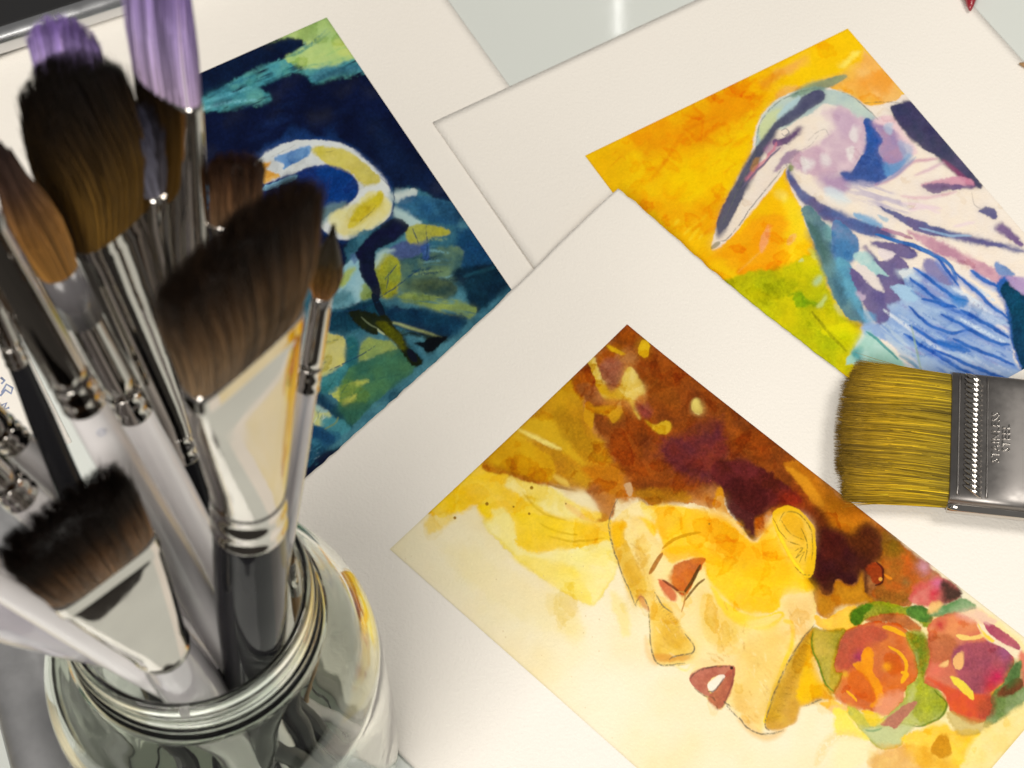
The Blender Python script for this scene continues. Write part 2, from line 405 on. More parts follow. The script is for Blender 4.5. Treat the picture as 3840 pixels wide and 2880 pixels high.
        b1 = blur(C, 2); b2 = blur(b1, 6); b1 = b1.reshape(-1, 3); b2 = b2.reshape(-1, 3)
        s.c = s.c+(b1-s.c)*m1; s.c = s.c+(b2-s.c)*m2
    def finish(s, name, label, gran=.17, rim=.25):
        sat = 1-s.c.min(1)/(s.c.max(1)+1e-6)
        tooth = fbm(s.X, s.Y, 7, 2, 5.1); big = fbm(s.X, s.Y, 150, 4, 8.2); mid = fbm(s.X, s.Y, 38, 3, 1.7)
        dk = np.clip(1.15-s.c.max(1)*1.5, .16, 1)
        dens = (.12+sat*sat)*gran*dk
        s.c *= np.exp(dens*(2.0*tooth+1.5*big+1.5*mid))[:, None]
        hue = (fbm(s.X, s.Y, 70, 3, 4.4)*sat*gran*.35)[:, None]; s.c *= 1+hue*np.array([.5, -.2, -.6])
        dd = np.minimum(np.minimum(s.U, s.l1-s.U), np.minimum(s.V, s.l2-s.V))
        s.c *= (1-rim*(.2+.8*sat)*np.exp(-(dd/.0006)**2))[:, None]
        I = np.arange(s.nx*s.ny).reshape(s.nx, s.ny)
        F = np.stack([I[:-1, :-1], I[1:, :-1], I[1:, 1:], I[:-1, 1:]], -1).reshape(-1, 4)
        if np.cross(s.e1, s.e2)[2] < 0: F = F[:, ::-1]
        o = link(name, mesh_np(name, s.p, F, np.clip(s.c*PAINT_GAIN, 0, .95), outward=False), M_paint, s.parent); o['label'] = label
        return o
PAINT_GAIN = np.array([0.97, 0.97, 0.99])

# ---- the portrait
W1, W2, W3, W4 = (1400, 1150, .6027), (2100, 1750, .6811), (2900, 1900, .5908), (1400, 1900, .5907)
p = Painting(T_front, sh_front, (2351, 1225), (1461, 2057), (3597, 2224), (3840, 2739), .00027)
p.fill((241, 231, 202), (236, 221, 172), 320)
p.poly(W4, [(100, 260), (400, 60), (640, 160), (800, 300), (700, 520), (460, 560), (300, 440)], (240, 230, 190), .6, 40, 20)
p.poly(W4, [(450, 250), (760, 300), (1100, 560), (1250, 820), (1000, 760), (700, 620)], (238, 222, 160), .55, 45, 25)
p.poly(W4, [(1130, 560), (1280, 600), (1330, 800), (1250, 840), (1180, 740)], (238, 215, 120), .5, 22, 16)
p.poly(W4, [(1500, 540), (1580, 600), (1640, 760), (1600, 830), (1540, 700)], (238, 215, 120), .6, 14, 10)
p.poly(W4, [(700, 90), (830, 255), (1000, 400), (1130, 495), (1250, 570), (1380, 632), (1430, 600), (1490, 510), (1550, 380), (1520, 200), (1300, 100), (900, 40)], (241, 224, 122), .92, 4, 8, (242, 230, 160), 90, .55)
p.poly(W4, [(880, 310), (1100, 330), (1260, 380), (1370, 530), (1380, 620), (1220, 550), (1000, 410)], (240, 212, 60), .75, 8, 10, (243, 222, 110), 60)
p.poly(W4, [(1130, 280), (1250, 300), (1330, 260), (1400, 300), (1500, 250), (1480, 380), (1350, 350), (1200, 350)], (243, 228, 130), .6, 10, 10)
p.poly(W1, [(690, 945), (380, 1240), (370, 1295), (440, 1312), (560, 1280), (640, 1240), (700, 1310), (850, 1300), (900, 1480), (1000, 1530), (1200, 1510), (1350, 1480), (1490, 1440), (1460, 1300), (1250, 1230), (1100, 1130), (860, 1050)], (246, 208, 8), 1, 5, 10, (240, 194, 4), 120)
p.poly(W1, [(380, 1240), (330, 1330), (335, 1410), (430, 1375), (520, 1310), (450, 1290)], (240, 210, 90), .8, 16, 8)
p.poly(W1, [(700, 1270), (800, 1260), (860, 1330), (890, 1450), (830, 1400), (770, 1330)], (243, 228, 140), .9, 14, 10)
p.poly(W1, [(640, 1245), (720, 1240), (740, 1310), (700, 1330)], (244, 205, 20), .9, 6)
p.poly(W1, [(820, 1120), (870, 1050), (980, 1075), (1090, 1110), (1200, 1180), (1330, 1310), (1385, 1345), (1200, 1325), (1040, 1250), (930, 1190), (900, 1160)], (241, 218, 104), .95, 6, 9, (243, 228, 150), 60)
p.poly(W1, [(1200, 1210), (1300, 1290), (1380, 1340), (1290, 1320), (1210, 1260)], (236, 190, 110), .7, 6)
for l in ([(925, 1150), (1000, 1240), (1090, 1300), (1200, 1330)], [(1035, 1350), (1150, 1400), (1270, 1420)], [(1080, 1430), (1250, 1460), (1440, 1440)]):
    p.line(W1, l, 14, (205, 165, 10), .6, wob=3)
# hair
hair = [(1578, 100), (1300, 350), (690, 945), (860, 1055), (1100, 1115), (1300, 1140), (1420, 1290), (1380, 1345), (1490, 1310), (1515, 1200), (1640, 1190), (1740, 1235), (1800, 1255), (1900, 1215), (2100, 1250), (2157, 1170), (2400, 1300), (2700, 1300), (3000, 1500), (3300, 1650), (2600, 900)]
p.poly(W1, hair, (186, 110, 10), 1, 4, 8, (160, 88, 8), 120)
p.poly(W3, [(200, -20), (520, -40), (760, 180), (1010, 420), (760, 640), (450, 660), (300, 700), (240, 560), (185, 440), (250, 200)], (176, 106, 12), 1, 5, 8, (150, 80, 10), 70)
p.poly(W1, [(690, 940), (890, 750), (1240, 430), (1300, 560), (1340, 720), (1490, 965), (1300, 1135), (1100, 1105), (860, 1045)], (204, 152, 14), 1, 14, 12, (186, 128, 12), 90)
p.poly(W1, [(700, 940), (860, 800), (1000, 860), (1120, 960), (1100, 1080), (900, 1040)], (206, 152, 14), .9, 10, 10, (220, 170, 20), 60)
p.poly(W1, [(860, 800), (980, 700), (1120, 700), (1240, 860), (1330, 1000), (1180, 900), (1050, 840)], (220, 178, 30), .8, 14, 14)
p.poly(W1, [(1110, 640), (1200, 640), (1300, 740), (1380, 900), (1490, 970), (1330, 960), (1230, 850), (1150, 740)], (176, 128, 14), .8, 14, 10)
p.poly(W1, [(1578, 90), (1500, 200), (1640, 300), (1625, 400), (1700, 520), (1650, 640), (1400, 600), (1340, 650), (1385, 780), (1450, 850), (1490, 965), (1560, 1060), (1640, 1180), (1760, 1210), (1900, 1190), (2157, 1110), (2500, 1250), (2900, 1300), (2500, 820), (2157, 540), (1720, 210)], (150, 70, 10), 1, 14, 14, (118, 54, 12), 90)
p.poly(W1, [(1300, 1000), (1500, 980), (1560, 1060), (1640, 1180), (1500, 1200), (1380, 1100)], (186, 112, 12), .9, 26, 14)
p.poly(W1, [(1620, 1150), (1740, 1130), (1900, 1150), (1980, 1200), (1880, 1240), (1780, 1250), (1700, 1220)], (176, 120, 14), .8, 16, 10)
p.poly(W1, [(1240, 440), (1420, 280), (1560, 140), (1640, 190), (1560, 260), (1500, 300), (1440, 420), (1380, 480), (1300, 560)], (166, 86, 10), .9, 10, 10, (146, 72, 8), 60)
p.poly(W1, [(1490, 205), (1560, 215), (1590, 240), (1530, 235)], (120, 62, 14), .8, 4)
p.poly(W1, [(1620, 400), (1760, 440), (1900, 560), (1880, 640), (1740, 560), (1650, 470)], (138, 72, 14), .7, 20, 14)
p.poly(W2, [(1230, -20), (1380, -10), (1640, 200), (1640, 400), (1560, 340), (1480, 270), (1440, 200), (1360, 110), (1290, 40)], (180, 102, 10), 1, 8, 8, (190, 114, 16), 60)
p.poly(W2, [(1240, 0), (1300, 20), (1400, 110), (1480, 260), (1400, 200), (1300, 80)], (214, 142, 26), .9, 6)
p.poly(W1, [(1780, 860), (1930, 800), (2060, 730), (2180, 740), (2200, 1050), (2100, 1100), (1980, 1060), (1850, 1000)], (112, 40, 34), .9, 34, 20, (92, 36, 44), 50)
p.poly(W2, [(840, -20), (1000, -40), (1150, 30), (1300, 140), (1340, 205), (1230, 210), (1160, 235), (1130, 260), (1110, 340), (1090, 390), (1050, 405), (1000, 340), (920, 230), (900, 130), (840, 60)], (78, 24, 16), .95, 10, 10, (96, 32, 34), 60)
p.poly(W2, [(900, 100), (1000, 60), (1120, 120), (1150, 220), (1110, 300), (1060, 395), (1000, 330), (930, 230)], (70, 20, 20), .8, 10)
p.poly(W2, [(1070, 290), (1120, 270), (1170, 270), (1150, 340), (1090, 390)], (190, 110, 14), .85, 8, 6)
p.poly(W2, [(840, 200), (880, 108), (905, 150), (910, 230), (1000, 330), (900, 280)], (208, 140, 14), .9, 4)
p.blob(W2, (1280, 195), 60, (148, 40, 12), .8); p.blob(W2, (1390, 240), 40, (140, 44, 14), .7)
p.poly(W3, [(300, 0), (530, -10), (640, 95), (720, 170), (600, 170), (500, 180), (420, 140), (330, 110)], (204, 130, 14), 1, 8, 8, (186, 104, 14), 50)
p.poly(W3, [(235, 0), (300, 10), (370, 110), (330, 150), (280, 180), (260, 100)], (96, 38, 8), .9, 10, 8)
p.poly(W3, [(270, 190), (330, 125), (420, 140), (500, 178), (560, 110), (620, 105), (690, 180), (720, 300), (660, 350), (610, 420), (600, 550), (575, 545), (565, 405), (530, 480), (470, 495), (400, 462), (370, 545), (320, 562), (282, 512), (262, 565), (195, 455), (250, 400), (268, 300)], (62, 14, 12), 1, 5, 6, (52, 10, 22), 50, .2)
p.poly(W3, [(450, 190), (560, 130), (660, 170), (700, 290), (620, 330), (520, 280)], (96, 44, 8), .75, 24, 10)
p.poly(W3, [(268, 190), (330, 140), (430, 170), (440, 300), (300, 330)], (84, 26, 14), .5, 24)
p.poly(W3, [(278, 522), (330, 572), (378, 550), (402, 472), (468, 500), (530, 492), (562, 412), (582, 545), (640, 600), (560, 632), (450, 642), (400, 690), (345, 712), (290, 680), (258, 600)], (196, 132, 20), 1, 3, 5, (182, 118, 18), 50, .25)
# lights in the hair
p.poly(W1, [(1370, 312), (1400, 380), (1440, 465), (1520, 510), (1580, 382), (1622, 400), (1690, 530), (1625, 580), (1662, 690), (1638, 680), (1590, 582), (1500, 575), (1430, 556), (1382, 470), (1350, 380), (1330, 342)], (222, 190, 62), 1, 3, 6, (236, 216, 132), 30)
p.poly(W1, [(1385, 480), (1450, 490), (1530, 520), (1560, 570), (1480, 570), (1420, 540)], (214, 172, 24), .9, 4)
p.poly(W1, [(1405, 372), (1470, 318), (1550, 338), (1545, 440), (1480, 530), (1420, 430)], (158, 96, 70), .95, 8, 8, (146, 82, 58), 30)
p.poly(W1, [(1640, 602), (1690, 600), (1735, 672), (1690, 692), (1640, 642)], (140, 66, 56), .9, 7)
p.poly(W1, [(1260, 500), (1340, 478), (1385, 552), (1330, 575)], (148, 84, 36), .8, 9)
for l, c in (([(1455, 232), (1560, 290), (1535, 302), (1478, 272)], (224, 184, 26)), ([(1672, 208), (1720, 230), (1702, 310), (1665, 312), (1648, 280)], (228, 186, 24)),
             ([(1348, 642), (1400, 622), (1530, 615), (1545, 668), (1492, 722), (1460, 680), (1380, 662)], (206, 152, 22)), ([(1325, 590), (1372, 620), (1362, 765), (1310, 690)], (206, 148, 18)),
             ([(1990, 588), (2020, 576), (2050, 650), (2022, 672), (1980, 640)], (236, 222, 130)), ([(1688, 708), (1750, 732), (1840, 715), (1845, 770), (1790, 792), (1735, 752)], (206, 166, 32)),
             ([(890, 757), (1000, 798), (1150, 868), (1165, 892), (1080, 862), (970, 812)], (240, 220, 116)), ([(1560, 1112), (1600, 1098), (1608, 1172), (1580, 1170)], (198, 158, 112)),
             ([(1130, 1050), (1200, 1080), (1220, 1120), (1150, 1090)], (226, 190, 80))):
    p.poly(W1, l, c, .95, 3, 5, tex=.05)
p.line(W1, [(1090, 1105), (1180, 1130), (1270, 1150)], 18, (160, 110, 16), .7)
# face
p.poly(W2, [(300, 300), (350, 240), (440, 190), (500, 230), (560, 205), (760, 232), (900, 250), (1000, 335), (1050, 410), (1110, 385), (1180, 270), (1290, 540), (1350, 620), (1400, 720), (1402, 850), (1330, 950), (1250, 1080), (1180, 1260), (1130, 1440), (1080, 1455), (980, 1375), (920, 1310), (870, 1335), (720, 1170), (740, 1090), (540, 1092), (490, 960), (490, 800), (410, 752), (330, 570), (280, 400)], (238, 210, 118), 1, 4, 6, (243, 222, 156), 90)
p.poly(W2, [(280, 330), (355, 322), (352, 380), (400, 480), (455, 600), (475, 690), (412, 752), (350, 600), (290, 440)], (224, 180, 56), .95, 7, 6, (234, 196, 90), 50)
p.poly(W2, [(285, 300), (350, 300), (365, 330), (350, 370), (340, 440), (300, 430), (280, 360)], (240, 190, 20), .95, 5)
p.poly(W2, [(460, 228), (520, 290), (560, 420), (600, 480), (780, 480), (815, 620), (930, 750), (1020, 800), (1200, 795), (1230, 705), (1395, 690), (1350, 600), (1200, 400), (1180, 285), (1110, 385), (1050, 412), (900, 285), (700, 225), (560, 210)], (248, 206, 8), 1, 5, 7, (244, 192, 6), 110)
p.poly(W2, [(400, 290), (470, 280), (530, 330), (520, 385), (450, 380), (420, 350)], (246, 200, 8), .95, 4)
p.poly(W2, [(440, 200), (490, 215), (540, 280), (500, 290), (460, 260)], (240, 218, 120), .8, 5)
p.poly(W2, [(820, 265), (940, 292), (1050, 415), (1150, 380), (1150, 500), (1000, 560), (860, 500), (810, 380)], (234, 168, 12), .75, 26, 12)
p.poly(W2, [(850, 520), (1000, 560), (1200, 520), (1290, 600), (1200, 680), (1000, 690), (880, 640)], (246, 196, 14), .6, 26)
p.poly(W2, [(375, 275), (440, 285), (520, 390), (562, 440), (505, 580), (480, 610), (440, 480), (400, 350)], (241, 218, 142), .95, 5, 6, (236, 206, 130), 40)
p.poly(W2, [(500, 600), (560, 560), (590, 600), (640, 720), (680, 740), (720, 700), (810, 650), (790, 800), (700, 900), (640, 830), (540, 740)], (241, 216, 150), .8, 9)
p.poly(W2, [(500, 770), (530, 750), (600, 770), (660, 870), (700, 920), (745, 985), (742, 1045), (690, 1072), (545, 1075), (512, 1000)], (224, 176, 44), .95, 7, 6, (236, 200, 90), 40)
p.poly(W2, [(520, 1025), (620, 1040), (720, 1030), (690, 1062), (545, 1082)], (212, 140, 54), .75, 7)
p.poly(W2, [(560, 850), (640, 900), (690, 930), (670, 1000), (590, 980)], (212, 160, 30), .6, 12)
p.poly(W2, [(790, 700), (880, 740), (960, 850), (980, 960), (900, 985), (820, 960), (775, 860)], (234, 200, 88), .8, 8, 8, (240, 214, 130), 50, .15)
p.poly(W2, [(1000, 985), (1230, 880), (1265, 990), (1200, 1150), (1150, 1300), (1100, 1420), (1000, 1355), (930, 1260), (965, 1150)], (239, 211, 132), .85, 12, 8, (232, 196, 104), 50)
p.poly(W2, [(740, 1000), (850, 980), (960, 1040), (900, 1085), (760, 1090)], (243, 222, 160), .7, 14)
p.poly(W2, [(825, 650), (900, 730), (1000, 800), (1100, 830), (1215, 795), (1235, 830), (1150, 895), (1040, 890), (950, 850), (870, 760)], (246, 206, 22), .95, 4, 6)
p.poly(W2, [(1030, 850), (1100, 840), (1200, 808), (1212, 826), (1130, 880), (1050, 880)], (240, 216, 130), .95, 3, 3)
p.poly(W2, [(1240, 700), (1330, 690), (1390, 720), (1390, 850), (1320, 930), (1290, 880), (1300, 790)], (240, 210, 140), .8, 12, 8)
p.line(W2, [(1240, 850), (1278, 870), (1275, 980), (1230, 1100), (1180, 1230), (1130, 1400)], 24, (246, 208, 26), .95, False)
p.poly(W2, [(1395, 890), (1300, 990), (1220, 1160), (1165, 1280), (1130, 1390), (1140, 1445), (1200, 1455), (1300, 1405), (1330, 1325), (1445, 1275), (1430, 1180), (1400, 1000)], (200, 146, 4), .9, 6, 6, (216, 168, 12), 60, .12)
p.poly(W2, [(1395, 895), (1300, 1000), (1235, 1130), (1170, 1280), (1135, 1400), (1190, 1380), (1260, 1200), (1330, 1060)], (172, 126, 16), .7, 14)
p.poly(W2, [(1390, 880), (1382, 990), (1430, 1150), (1520, 1282), (1420, 1275), (1340, 1310), (1300, 1250), (1350, 1080)], (240, 190, 14), .95, 10, 8, (230, 176, 10), 50)
for pts_, c_, a_ in (([(420, 420), (500, 560), (520, 700), (470, 720), (400, 560)], (226, 184, 70), .6), ([(560, 470), (700, 420), (800, 460), (820, 560), (700, 500), (600, 520)], (244, 188, 20), .7), ([(780, 680), (900, 820), (980, 960), (900, 1040), (800, 900)], (232, 192, 90), .55),
        ([(1040, 960), (1200, 930), (1180, 1100), (1080, 1250), (1010, 1200)], (234, 196, 100), .55), ([(960, 1240), (1060, 1300), (1100, 1420), (1000, 1370)], (226, 180, 84), .6), ([(1240, 760), (1370, 740), (1380, 860), (1290, 960)], (236, 188, 110), .55), ([(640, 800), (760, 830), (760, 960), (700, 920)], (242, 220, 160), .7),
        ([(900, 300), (1020, 420), (1180, 420), (1280, 560), (1160, 640), (960, 560)], (238, 176, 10), .55), ([(330, 480), (400, 560), (450, 700), (400, 720)], (214, 168, 52), .6), ([(720, 1090), (860, 1040), (980, 1080), (1000, 1150), (960, 1100), (820, 1095)], (232, 196, 130), .6)):
    p.poly(W2, pts_, c_, a_, 22, 12)
p.line(W2, [(985, 1385), (1060, 1455), (1150, 1490), (1240, 1440)], 44, (226, 176, 84), .55, soft=8)
p.line(W2, [(470, 930), (490, 1040), (530, 1095)], 26, (238, 196, 130), .7, soft=5)
p.poly(W2, [(730, 1090), (700, 1110), (640, 1100), (700, 1130)], (240, 220, 90), .6, 8)
p.bleed(1.0)
p.blooms(90, 18, 90, .8)
p.grow = 1.5
# features
p.poly(W2, [(608, 592), (640, 540), (720, 512), (798, 505), (772, 562), (742, 620), (700, 700), (660, 705), (600, 615)], (202, 98, 10), 1, 4, 5, (184, 80, 14), 30)
p.poly(W2, [(542, 622), (600, 640), (645, 712), (622, 742), (580, 702)], (204, 98, 56), .95, 5, 5)
p.poly(W2, [(560, 470), (600, 452), (700, 440), (780, 450), (790, 490), (700, 500), (620, 530), (590, 500)], (244, 182, 12), .8, 8)
for l, w, c in (([(492, 590), (525, 535), (565, 475)], 26, (166, 98, 20)), ([(565, 452), (620, 405), (700, 375), (775, 362)], 18, (206, 146, 8)), ([(775, 540), (735, 615), (682, 700)], 20, (74, 52, 18)),
                ([(795, 620), (745, 660), (682, 745)], 14, (112, 74, 20)), ([(565, 622), (620, 660), (665, 695)], 15, (104, 46, 24)), ([(640, 690), (690, 700), (670, 800)], 9, (190, 130, 60))):
    p.line(W2, l, w, c, .9, wob=3)
p.poly(W2, [(712, 1165), (750, 1122), (830, 1102), (955, 1098), (925, 1150), (862, 1152), (810, 1190), (818, 1240), (842, 1262), (790, 1252), (738, 1212)], (176, 92, 76), 1, 3, 4, (190, 112, 92), 25)
p.poly(W2, [(905, 1150), (962, 1108), (952, 1200), (922, 1270), (880, 1335), (842, 1312), (818, 1270), (865, 1215)], (184, 100, 74), 1, 3, 4, (170, 84, 66), 25)
p.poly(W2, [(814, 1200), (870, 1152), (905, 1155), (872, 1205), (836, 1240)], (240, 231, 214), 1, 3, 2)
p.line(W2, [(715, 1168), (760, 1125), (840, 1103), (950, 1100)], 9, (96, 76, 62), .8, rough=.1); p.line(W2, [(740, 1215), (800, 1262), (840, 1270), (870, 1335)], 9, (110, 70, 50), .7, rough=.1)
p.line(W2, [(812, 1240), (850, 1235), (905, 1160)], 9, (96, 60, 44), .8); p.line(W2, [(955, 1110), (948, 1200), (890, 1325)], 8, (120, 70, 60), .6); p.dot(W2, (945, 1108), 9, (60, 36, 30))
PEN = (96, 92, 74)
for l in ([(318, 178), (280, 270), (270, 340), (290, 440), (330, 560), (372, 660), (418, 768)], [(488, 800), (495, 900), (500, 1000), (535, 1080), (600, 1092), (690, 1084)], [(690, 920), (735, 985), (722, 1028), (640, 1040), (600, 1060)],
          [(905, 1300), (980, 1380), (1050, 1450), (1135, 1472), (1230, 1450)], [(1402, 868), (1310, 985), (1210, 1170), (1130, 1400), (1150, 1450)], [(415, 760), (440, 712), (470, 740), (490, 802)], [(520, 690), (560, 760), (620, 800)], [(900, 1290), (940, 1320)], [(1340, 1320), (1440, 1280)]):
    p.line(W2, l, 8, PEN, .8, rough=.15); p.line(W2, [(a+4, b+5) for a, b in l], 5, PEN, .45, rough=.35)
for k in range(16): x = 520+k*9; p.line(W2, [(x, 740+k*11), (x+26, 720+k*12)], 4, (150, 120, 60), .5, rough=.3)
hr = np.random.default_rng(5)
for cx_, cy_, w_, h_, n_, an_ in ((600, 900, 90, 130, 26, 60), (900, 900, 110, 130, 20, 70), (1090, 1150, 90, 190, 30, 65), (1020, 1350, 80, 70, 18, 40), (430, 560, 50, 140, 18, 62), (1300, 820, 60, 120, 16, 70), (880, 1060, 90, 40, 10, 20)):
    for _ in range(n_):
        x, y = hr.normal(cx_, w_*.5), hr.normal(cy_, h_*.5); l_ = hr.uniform(20, 60); t_ = math.radians(an_+hr.normal(0, 12))
        p.line(W2, [(x, y), (x+l_*math.cos(t_), y+l_*math.sin(t_))], hr.uniform(4, 12), [(206, 156, 60), (226, 178, 90), (190, 140, 50), (244, 226, 170)][hr.integers(4)], hr.uniform(.25, .5), soft=3, rough=.2)
for k in range(14): x = 1350-k*13; p.line(W2, [(x, 960+k*32), (x+34, 985+k*30)], 5, (140, 100, 16), .5, rough=.3)
p.poly(W2, [(425, 725), (450, 715), (485, 790), (470, 790)], (196, 120, 70), .7, 5)
# ear
p.poly(W2, [(1170, 262), (1240, 218), (1312, 235), (1390, 318), (1407, 420), (1397, 580), (1355, 608), (1290, 540), (1200, 390)], (240, 194, 16), 1, 3, 4, (234, 184, 20), 40)
p.poly(W2, [(1220, 275), (1280, 258), (1345, 330), (1345, 402), (1290, 382), (1230, 335)], (224, 170, 26), .9, 6)
p.line(W2, [(1190, 330), (1240, 440), (1300, 540), (1352, 600)], 14, (248, 214, 40), .9)
for l in ([(1212, 300), (1235, 252), (1310, 258), (1372, 330), (1392, 430), (1385, 520)], [(1215, 295), (1262, 362), (1342, 402)], [(1290, 465), (1335, 450), (1300, 500), (1345, 470), (1318, 525)], [(1250, 408), (1322, 432)], [(1175, 285), (1205, 345), (1250, 400)], [(1330, 340), (1362, 420), (1350, 520)], [(1290, 545), (1330, 590), (1385, 600)]):
    p.line(W2, l, 7, (130, 110, 30), .8, rough=.2)
# flowers
p.grow = 3.0; p.halo = .25
p.poly(W3, [(380, 720), (560, 640), (1000, 640), (1290, 640), (1700, 1000), (1600, 1300), (1300, 1450), (1000, 1390), (460, 1290)], (240, 222, 160), .95, 10)
p.poly(W3, [(260, 690), (345, 715), (440, 650), (530, 640), (560, 740), (430, 800), (300, 770)], (243, 196, 30), 1, 6, 6, (236, 176, 20), 40)
p.poly(W3, [(690, 320), (730, 230), (800, 235), (950, 360), (1085, 470), (1000, 490), (880, 560), (870, 620), (740, 628), (640, 560), (640, 520), (700, 460)], (190, 88, 18), 1, 6, 8, (158, 94, 26), 40, .2)
p.poly(W3, [(700, 160), (740, 180), (830, 260), (800, 300), (740, 320), (700, 280)], (128, 84, 12), .85, 12)
p.poly(W3, [(596, 395), (650, 360), (692, 400), (682, 480), (640, 490), (620, 450)], (152, 54, 14), .95, 4, 5); p.line(W3, [(655, 350), (695, 400), (690, 480), (650, 505)], 14, (70, 20, 14), .9)
p.poly(W3, [(655, 530), (760, 540), (860, 600), (740, 628), (660, 585)], (128, 84, 24), .7, 8)
p.line(W3, [(705, 430), (755, 460)], 16, (222, 130, 24)); p.dot(W3, (680, 460), 12, (226, 160, 60))
p.blob(W3, (955, 385), 45, (204, 146, 160), .9); p.blob(W3, (760, 250), 45, (120, 90, 14), .8); p.blob(W3, (845, 480), 32, (130, 110, 54), .7); p.blob(W3, (900, 430), 45, (170, 90, 30), .7)
p.poly(W3, [(875, 545), (930, 490), (1080, 462), (1190, 552), (1110, 612), (950, 632), (865, 590)], (202, 84, 80), 1, 7, 7, (212, 110, 100), 40); p.blob(W3, (1020, 550), 42, (188, 30, 56), .85); p.blob(W3, (1040, 480), 36, (206, 110, 150), .7)
p.poly(W3, [(1080, 470), (1190, 552), (1110, 612), (1070, 600)], (62, 46, 38), .95, 10)
p.poly(W3, [(488, 705), (508, 660), (580, 620), (700, 608), (840, 640), (960, 650), (1005, 705), (970, 760), (880, 695), (740, 682), (600, 705), (540, 745)], (150, 150, 18), 1, 4, 6, (126, 142, 18), 40, .2)
p.poly(W3, [(490, 725), (508, 658), (600, 622), (628, 632), (570, 690), (540, 745)], (72, 116, 18), .9, 6); p.poly(W3, [(848, 655), (920, 630), (985, 660), (1005, 722), (940, 722), (870, 695)], (78, 122, 46), 1, 4, 5, (60, 104, 40), 30)
p.poly(W3, [(1000, 672), (1100, 622), (1210, 588), (1285, 640), (1200, 662), (1060, 697)], (84, 134, 78), 1, 4, 6, (142, 168, 122), 40, .2)
p.poly(W3, [(1000, 620), (1060, 615), (1040, 650), (990, 670)], (230, 184, 110), .9, 5)
p.poly(W3, [(590, 722), (700, 680), (830, 690), (935, 772), (900, 795), (800, 752), (700, 732)], (186, 96, 30), .95, 6, 6, (166, 84, 34), 30)
p.poly(W3, [(428, 835), (480, 782), (600, 740), (760, 742), (880, 820), (912, 950), (912, 1080), (830, 1180), (822, 1240), (745, 1322), (640, 1302), (560, 1282), (430, 1242), (368, 1130), (388, 960)], (214, 102, 12), 1, 4, 7, (198, 84, 20), 60, .25)
p.poly(W3, [(428, 835), (520, 772), (660, 758), (720, 830), (600, 900), (540, 1000), (450, 1040), (388, 990)], (190, 80, 56), .9, 12, 8, (176, 84, 60), 40); p.blob(W3, (548, 955), 40, (156, 50, 88), .85); p.blob(W3, (395, 1110), 36, (170, 90, 56), .7)
p.poly(W3, [(568, 930), (600, 893), (628, 930), (632, 1050), (692, 1150), (682, 1250), (620, 1272), (655, 1200), (600, 1100), (550, 1050), (508, 1000), (560, 985)], (238, 152, 18), 1, 3, 6, (230, 138, 20), 30)
p.poly(W3, [(735, 930), (800, 960), (822, 1040), (745, 1062), (700, 985)], (198, 84, 10), .8, 8); p.poly(W3, [(480, 1070), (560, 1050), (620, 1130), (640, 1230), (560, 1220), (490, 1150)], (206, 92, 10), .7, 8)
for l, w in (([(695, 762), (770, 782), (845, 822)], 28), ([(728, 885), (800, 930), (845, 1010), (812, 1115)], 22), ([(810, 1050), (850, 1060), (815, 1120)], 26), ([(465, 1165), (500, 1200), (530, 1235)], 14), ([(560, 1300), (640, 1310)], 18)): p.line(W3, l, w, (236, 172, 26), .95)
p.blob(W3, (720, 1015), 26, (240, 160, 26), .9); p.blob(W3, (455, 1065), 20, (226, 170, 40), .9)
p.poly(W3, [(690, 1205), (825, 1182), (802, 1262), (722, 1322), (645, 1312)], (226, 154, 116), .8, 12)
p.poly(W3, [(248, 802), (270, 768), (340, 792), (450, 780), (402, 880), (388, 1040), (432, 1062), (382, 1175), (330, 1122), (288, 1010), (245, 900)], (168, 152, 38), .95, 4, 6, (192, 166, 52), 50, .55)
p.line(W3, [(250, 800), (245, 890), (290, 1010), (330, 1120), (385, 1175)], 12, (84, 116, 24), .8)
leaf = [(850, 808), (940, 800), (992, 900), (992, 1010), (952, 1100), (1030, 1160), (1102, 1250), (1062, 1330), (960, 1382), (880, 1392), (832, 1450), (802, 1512), (690, 1532), (600, 1470), (545, 1400), (520, 1360), (458, 1285), (520, 1282), (600, 1352), (700, 1342), (822, 1242), (852, 1150), (920, 1090), (902, 950), (862, 862)]
p.poly(W3, leaf, (168, 174, 66), 1, 4, 6, (188, 194, 124), 60, .4)
p.poly(W3, [(940, 1080), (1030, 1160), (1095, 1250), (1060, 1325), (960, 1370), (880, 1300), (900, 1180)], (160, 164, 16), .85, 14, 8, (140, 150, 30), 40)
p.poly(W3, [(850, 802), (960, 830), (995, 930), (985, 1020), (940, 1080), (905, 930)], (100, 124, 18), .95, 7, 6, (150, 120, 16), 40); p.line(W3, [(1020, 1165), (1100, 1245), (1060, 1335), (960, 1385), (880, 1392)], 14, (96, 120, 24), .85)
p.poly(W3, [(570, 1420), (700, 1392), (880, 1392), (832, 1452), (802, 1512), (690, 1528)], (192, 198, 142), .95, 4, 6, edge=.3); p.line(W3, [(580, 1415), (630, 1425), (690, 1405)], 14, (130, 160, 110), .8)
p.poly(W3, [(688, 1382), (740, 1332), (820, 1272), (912, 1238), (870, 1302), (800, 1370), (770, 1405), (730, 1385)], (178, 112, 92), .95, 3, 5)
p.poly(W3, [(985, 785), (1040, 712), (1180, 680), (1320, 760), (1332, 805), (1470, 880), (1525, 950), (1495, 1080), (1435, 1170), (1392, 1320), (1275, 1372), (1140, 1312), (1090, 1182), (968, 1112), (1000, 980)], (208, 104, 72), 1, 4, 7, (198, 90, 70), 50, .2)
p.poly(W3, [(990, 790), (1050, 720), (1180, 690), (1300, 760), (1200, 820), (1060, 830)], (228, 150, 90), .8, 14, 8, (214, 120, 80), 40)
